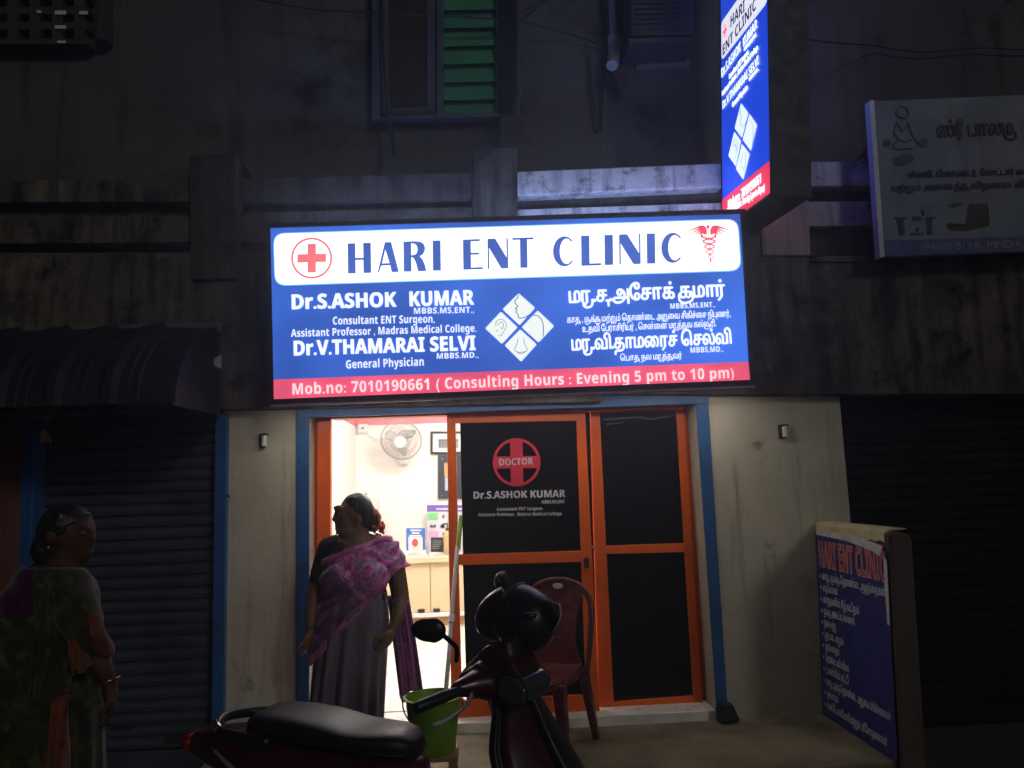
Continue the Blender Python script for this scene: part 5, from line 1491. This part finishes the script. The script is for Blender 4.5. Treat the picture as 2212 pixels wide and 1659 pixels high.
# hair: a cap over the skull combed back to a low bun
hb = MB().ball(W(771,1103,.002), (.1005,.0845,.1035), 22, 14, hr).ball(W(776,1112,.02), (.096,.082,.097), 22, 14, hr)
hb.limb([W(788,1106,.02), W(798,1128,.03)], [.06,.05]); hb.ball(W(802,1132,.05), (.050,.05,.05))
for k in range(16):
    a = k/15
    hb.limb([W(752+4*a, 1080-8*a, -.06), W(766, 1072+4*a, -.062), W(793, 1096+12*a, -.05), W(806, 1128, .0)], .0045, 6)
def hairkeep(c):
    x, y = px_of(c)
    d = (c - W(768,1106)).dot(Vector((-.80,-.50,-.62)))
    return d < .036 + .006*math.sin(c.z*210) and not (x < 778 and y > 1130)
mk('hair', shell(blob(hb, .008, 2), .0, hairkeep, .008, 1), M_hair, wm, smooth=True)
fw = MB()
for k in range(64):
    t = random.random(); a = random.uniform(0, 6.28)
    c = W(806 + 12*t, 1112 + 36*t, .045) + Vector((.030*math.cos(a)*(.6+.4*t), random.uniform(-.05,.035), .028*math.sin(a)))
    rot = Euler((random.uniform(0,3), random.uniform(0,3), random.uniform(0,3))).to_matrix()
    fw.ball(c, (.014,.013,.005), 7, 5, rot)
mk('hair_flowers', fw, paint('coral_flowers', (.72,.10,.05), .7, wear=(.55,.06,.04), wscale=30), wm, smooth=True)
mk('earring', MB().ball(W(778,1131,-.086), .007), paint('gold', (.75,.5,.15), .25, 1.0), wm, smooth=True)
# blouse: shoulder and short sleeve on the left of the picture
def blk(c):
    x, y = px_of(c)
    if y < 1150: return False
    if x < 742: return y < 1262 + (x-690)*.2 and (y > 1171 or x < 728)
    return y > 1196 and y < 1310 and x < 850
mk('blouse', shell(body, .006, blk, .004, 3), paint('black_blouse', (.012,.011,.013), .8), wm, smooth=True)
# sari skirt with pleats
C_n = (.020,.016,.026)
M_sari = spotted('sari_ground', [(.11,.095,.12),(.155,.13,.17),(.21,.18,.225),(.17,.14,.19),(.21,.145,.225)], 9, .7, (1,1,.25))
tabL = [(1270,700),(1340,693),(1400,686),(1450,680),(1500,675),(1550,670),(1640,664)]
tabR = [(1270,832),(1340,836),(1400,833),(1450,830),(1500,828),(1550,826),(1640,822)]
rows = []
for i in range(34):
    y = 1280 + (1632-1280)*i/33; a = W(interp(tabL, y), y); b = W(interp(tabR, y), y); t = i/33
    cx, rx, z = (a.x+b.x)/2, (b.x-a.x)/2, (a.z+b.z)/2
    rx += .008; ry = rx*lerp(.86,.76,t)
    ring = []
    for k in range(150):
        th = 2*math.pi*k/150
        pl = .018*math.sin(th*15 + 2*math.sin(th*2))*t**.7*(1.2 if math.sin(th) < 0 else .6) + .010*math.sin(th*6+i*.15)*t
        for thc, am in ((-2.05,.05),(-1.85,-.04),(-1.62,.035)):
            pl += am*t*math.exp(-((th-2*math.pi-thc)/.09)**2)
        ring.append(Vector((cx + (rx+pl*.6)*math.cos(th), YWm + .005 + (ry+pl)*math.sin(th), z)))
    rows.append(ring)
zmin = min(p.z for p in rows[-1])
for r_ in rows:
    for p in r_: p.z = max(p.z, .012)
mk('sari_skirt', MB().loft(rows), M_sari, wm, smooth=True)
# pallu: drawn across the chest over the shoulder on the right and down over the upper arm
PINK, BLUE, DEEP = (.55,.10,.33), (.07,.11,.23), (.10,.02,.08)
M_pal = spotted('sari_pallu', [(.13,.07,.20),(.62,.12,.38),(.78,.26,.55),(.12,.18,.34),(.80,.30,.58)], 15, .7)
M_pald = spotted('sari_pallu_shaded', [(.06,.04,.075),(.11,.045,.11),(.27,.07,.21),(.08,.095,.18),(.34,.09,.25)], 17, .7)  # darker copy of the pallu print for its less lit lower left
M_bord = spotted('sari_border', [(.46,.08,.27),(.58,.13,.36),(.66,.17,.43),(.52,.11,.32),(.70,.20,.46)], 10, .7)
dr = torso(MB(), .010)
dr.limb([W(838,1190,.02), W(857,1232,.02), W(868,1275,.01)], [.062,.066,.060]); dr.limb([W(800,1200,-.02), W(842,1225,-.02), W(858,1250,-.01)], [.07,.066,.06])
dr.limb([W(690,1420,-.02), W(690,1380,-.03)], [.05,.05])
dform = blob(dr, .009, 6)
def wv(c): return .006*math.sin((c.x*.8 - c.z*1.3)*58) + .003*math.sin((c.x - c.z*.7)*120 + 1)
def toplin(x): return interp([(650,1240),(690,1210),(740,1190),(800,1168),(832,1156),(860,1160),(900,1178)], x)
def botlin(x): return interp([(655,1455),(685,1424),(745,1356),(790,1312),(826,1278),(846,1244),(866,1228),(900,1216)], x)
def split(x, y, c): return x*.86 + y*.5 > 1296 if False else (x - 690)*.62 - (y - 1238)*.55 > 62
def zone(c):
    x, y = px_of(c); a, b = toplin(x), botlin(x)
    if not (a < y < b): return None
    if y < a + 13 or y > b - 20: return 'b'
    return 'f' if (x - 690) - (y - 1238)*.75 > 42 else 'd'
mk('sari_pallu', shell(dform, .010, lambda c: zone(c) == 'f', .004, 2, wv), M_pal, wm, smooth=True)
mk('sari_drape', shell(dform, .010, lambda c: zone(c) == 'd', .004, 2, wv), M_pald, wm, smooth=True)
mk('sari_border', shell(dform, .011, lambda c: zone(c) == 'b', .005, 2, wv), M_bord, wm, smooth=True)
# loose end of the pallu hanging from the arm
rows = []
for i in range(22):
    t = i/21; y = lerp(1288, 1508, t); xa, xb = lerp(836,864,t), lerp(882,914,t) + (0 if t < .9 else 0)
    row = []
    for k in range(25):
        u = k/24
        p = W(lerp(xa, xb, u), y + (10*math.sin(u*9) if i == 21 else 0) - u*14*t, .03 - .05*t*(1-u))
        p.y += .020*math.sin(u*15 + t*2)*(.4+.6*t) + .008*math.sin(u*33)
        row.append(p)
    rows.append(row)
o = mk('pallu_end', MB().loft(rows, caps=False, closed=False), spotted('sari_pallu_end', [(.16,.05,.17),(.26,.075,.25),(.35,.10,.28),(.13,.08,.22),(.44,.12,.32)], 14, .7), wm, smooth=True)
o.modifiers.new('thickness','SOLIDIFY').thickness = .003
rows2 = [[r_[k] + Vector((0,-.006,0)) for k in range(9, 14)] for r_ in rows[10:]]
o = mk('pallu_stripe', MB().loft(rows2, caps=False, closed=False), M_bord, wm, smooth=True)
o.modifiers.new('thickness','SOLIDIFY').thickness = .002
mk('bangle', MB().tube([W(675,1350,-.045) + Vector((.031*math.cos(a), .031*math.sin(a), .004*math.cos(a))) for a in [2*math.pi*k/20 for k in range(21)]], .004, 6), paint('dark_bangle', (.12,.03,.03), .3), wm, smooth=True)

# --- passer-by at the left edge, walking to the right, half in the dark
YP = 2.72
def Q(x, y, dy=0.0):
    p = at(x, y, YP); p.y += dy
    return p
wp = thing('person', 'passer-by in a green and orange flowered garment walking at the dark left edge', 'person', (Q(95,1500).x, YP, -.13))
pb = MB()
def ptorso(mb, fat=0.0):
    mb.limb([Q(40,1262,.10), Q(105,1250,.02), Q(182,1262,-.08)], [.055+fat,.075+fat,.055+fat])
    mb.ball(Q(108,1330,.0), (.145+fat,.125+fat,.17+fat)); mb.ball(Q(108,1410,.0), (.150+fat,.13+fat,.15+fat)); mb.ball(Q(104,1490,.0), (.165+fat,.155+fat,.16+fat))
    return mb
ptorso(pb)
pb.limb([Q(148,1190,.0), Q(140,1215,.0), Q(128,1245,.0)], [.055,.055,.07])
pb.ball(Q(147,1150,.0), (.088,.072,.086), 20, 14); pb.ball(Q(165,1168,-.0), (.054,.052,.068), 18, 12)
pb.limb([Q(191,1150,.0), Q(196,1160,.0), Q(199,1166,.0)], [.010,.012,.013]); pb.limb([Q(193,1174,0), Q(193,1178,0)], [.012,.012]); pb.limb([Q(192,1182,0), Q(192,1185,0)], [.012,.012]); pb.limb([Q(187,1194,0), Q(178,1199,0)], [.023,.03])
pb.limb([Q(196,1138,-.03), Q(190,1137,-.05)], [.012,.012])
pb.ball(Q(135,1158,-.078), (.018,.012,.028), 12, 8)
pb.limb([Q(186,1268,-.10), Q(212,1330,-.12), Q(238,1398,-.10)], [.052,.046,.040]); pb.limb([Q(238,1398,-.10), Q(254,1432,-.10), Q(264,1462,-.09)], [.038,.032,.024])
hand(pb, Q(264,1462,-.09), Q(268,1510,-.09) - Q(264,1462,-.09), (.3,-1,0), .9, .6)
pb.limb([Q(38,1270,.12), Q(15,1350,.14), Q(10,1430,.10)], [.05,.045,.038]); pb.limb([Q(10,1430,.10), Q(25,1500,.05)], [.036,.026]); hand(pb, Q(25,1500,.05), (.2,-.1,-1), (.3,-1,0), .9, .5)
for sx, fx_ in ((-1,-.12),(1,.14)):
    hx = Q(104,1490).x
    pb.limb([Vector((hx, YP+sx*.07, .55)), Vector((hx+fx_*.5, YP+sx*.07, .30)), Vector((hx+fx_, YP+sx*.07, -.03))], [.085,.06,.04])
    pb.limb([Vector((hx+fx_-.02, YP+sx*.07, -.085)), Vector((hx+fx_+.12, YP+sx*.07, -.10))], [.04,.028])
pbody = blob(pb, .0085, 3)
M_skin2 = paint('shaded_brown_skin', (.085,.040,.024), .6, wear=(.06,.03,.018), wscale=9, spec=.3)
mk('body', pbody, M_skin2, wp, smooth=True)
mk('eye', MB().ball(Q(191,1150,-.042), .010), paint('eye_white_2', (.10,.09,.08), .5), wp, smooth=True)
hb = MB().ball(Q(143,1146,.0), (.094,.078,.092), 20, 14).ball(Q(108,1186,.01), (.064,.066,.066), 16, 10).limb([Q(128,1168,0), Q(112,1196,.02)], [.05,.05])
for k in range(26):
    a = k/25; y0 = -.074 + .012*math.sin(a*9)
    hb.limb([Q(176-6*a, 1116+30*a, -.045-.02*a), Q(150-4*a, 1106+44*a, y0), Q(124, 1140+40*a, y0+.012), Q(106, 1180+14*a, -.045)], .0042, 5)
for k in range(10): hb.limb([Q(92+random.uniform(-6,8), 1170+4*k, -.05), Q(104, 1188, -.066), Q(122, 1178+2*k, -.05)], .006, 5)
def hk2(c):
    x, y = px_of(c)
    d = (c - Q(147,1150)).dot(Vector((.86,-.16,-.62)))
    return d < .027 + .005*math.sin(c.z*210) and not (x > 130 and y > 1172)
mk('hair', shell(blob(hb, .009, 3), 0, hk2, .008, 1), M_hair, wp, smooth=True)
mk('earring', MB().ball(Q(136,1178,-.09), .008), paint('gold_2', (.7,.5,.2), .25, 1.0), wp, smooth=True)
M_pg = spotted('green_print', [(.018,.015,.009),(.028,.024,.011),(.045,.05,.017),(.028,.017,.009),(.065,.078,.022)], 9, .8)  # her prints, like her skin, are darkened to put her in shade
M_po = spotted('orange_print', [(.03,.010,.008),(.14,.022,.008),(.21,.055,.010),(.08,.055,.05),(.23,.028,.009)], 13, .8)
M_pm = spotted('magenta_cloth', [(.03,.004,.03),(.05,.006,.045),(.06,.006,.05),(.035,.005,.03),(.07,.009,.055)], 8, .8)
def wv2(c): return .005*math.sin((c.z*1.2 + c.x)*46)
def kz(c, which):
    x, y = px_of(c)
    if y < 1226: return False
    arm = x > 176 + (y-1240)*.16 and y > 1240
    if arm: return which == ('g' if y < 1322 else 'o') and y < 1416
    if y > 1560: return False
    return which == ('m' if (x < 72 and y < 1330) else 'g')
dp_ = ptorso(MB(), .012)
dp_.limb([Q(186,1268,-.10), Q(212,1330,-.12), Q(236,1392,-.10)], [.062,.056,.052]); dp_.limb([Q(38,1270,.12), Q(15,1350,.14), Q(10,1420,.10)], [.06,.055,.05])
pform = blob(dp_, .010, 4)
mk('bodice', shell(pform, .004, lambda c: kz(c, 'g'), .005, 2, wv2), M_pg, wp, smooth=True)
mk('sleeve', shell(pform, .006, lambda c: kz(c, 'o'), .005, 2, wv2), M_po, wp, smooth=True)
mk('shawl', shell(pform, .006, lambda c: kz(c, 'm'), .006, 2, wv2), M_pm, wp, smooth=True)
rows = []
for i in range(26):
    t = i/25; z = lerp(Q(104,1470).z, -.085, t); cx = lerp(Q(102,1470).x, Q(96,1660).x - .02, t); rx = lerp(.168,.225,t); ry = lerp(.16,.21,t); ring = []
    for k in range(110):
        th = 2*math.pi*k/110; pl = .016*math.sin(th*13+1.5*math.sin(th*2))*t
        ring.append(Vector((cx + (rx+pl)*math.cos(th), YP + (ry+pl)*math.sin(th), z)))
    rows.append(ring)
sk_ = mk('skirt', MB().loft(rows[:20]), M_pg, wp, smooth=True)
rows3 = [[p + (p - Vector((sum(v.x for v in r_)/110, YP, p.z))).normalized()*.004 for p in r_] for r_ in rows[9:]]
mk('skirt_border', MB().loft(rows3), M_po, wp, smooth=True)
# loose flowered cloth hanging from the shoulder over the upper arm and down the side
def drape(name, top, bot, mat, rows_n=22, folds=7, amp=.016, dy0=-.15, dy1=-.17):
    rows = []
    for i in range(rows_n):
        t = i/(rows_n-1); row = []
        for k in range(41):
            u = k/40
            x = lerp(lerp(top[0], top[2], u), lerp(bot[0], bot[2], u), t); y = lerp(lerp(top[1], top[3], u), lerp(bot[1], bot[3], u), t) + 6*math.sin(u*11)*t
            p = Q(x, y, lerp(dy0, dy1, t) + .05*(u-.5)**2*4)
            p.y += amp*math.sin(u*folds*6.283 + 2*math.sin(t*3 + u*5))*(.25 + .75*t)
            row.append(p)
        rows.append(row)
    o = mk(name, MB().loft(rows, caps=False, closed=False), mat, wp, smooth=True)
    o.modifiers.new('thickness', 'SOLIDIFY').thickness = .003
drape('pallu', (118,1252,204,1262), (96,1500,190,1476), M_pg)
drape('pallu_border', (186,1322,226,1330), (206,1432,250,1416), M_po, 14, 3, .012, -.165, -.185)
drape('pallu_border', (160,1486,192,1476), (164,1650,204,1640), M_po, 16, 4, .02, -.17, -.22)
mk('bangle', MB().tube([Q(262,1455,-.09) + Vector((.030*math.cos(a), .030*math.sin(a), .008*math.cos(a))) for a in [2*math.pi*k/20 for k in range(21)]], .0045, 6), paint('gold_3', (.7,.5,.2), .25, 1.0), wp, smooth=True)
# ------------------------------------------------------------------ haze box added for a bloom-like glow around the lit signs
hz = bpy.data.materials.new('bloom_air'); hz.use_nodes = True
hn = hz.node_tree; hn.nodes.remove(hn.nodes['Principled BSDF'])
pv_ = hn.nodes.new('ShaderNodeVolumePrincipled')
pv_.inputs['Color'].default_value = (.85,.88,.95,1); pv_.inputs['Density'].default_value = .025; pv_.inputs['Anisotropy'].default_value = .78
hn.links.new(pv_.outputs[0], hn.nodes['Material Output'].inputs['Volume'])
hb_ = mk('bloom_haze', MB().box(-70, 70, -65, 70, -1.2, 8.2), hz)
hb_['kind'] = 'stuff'
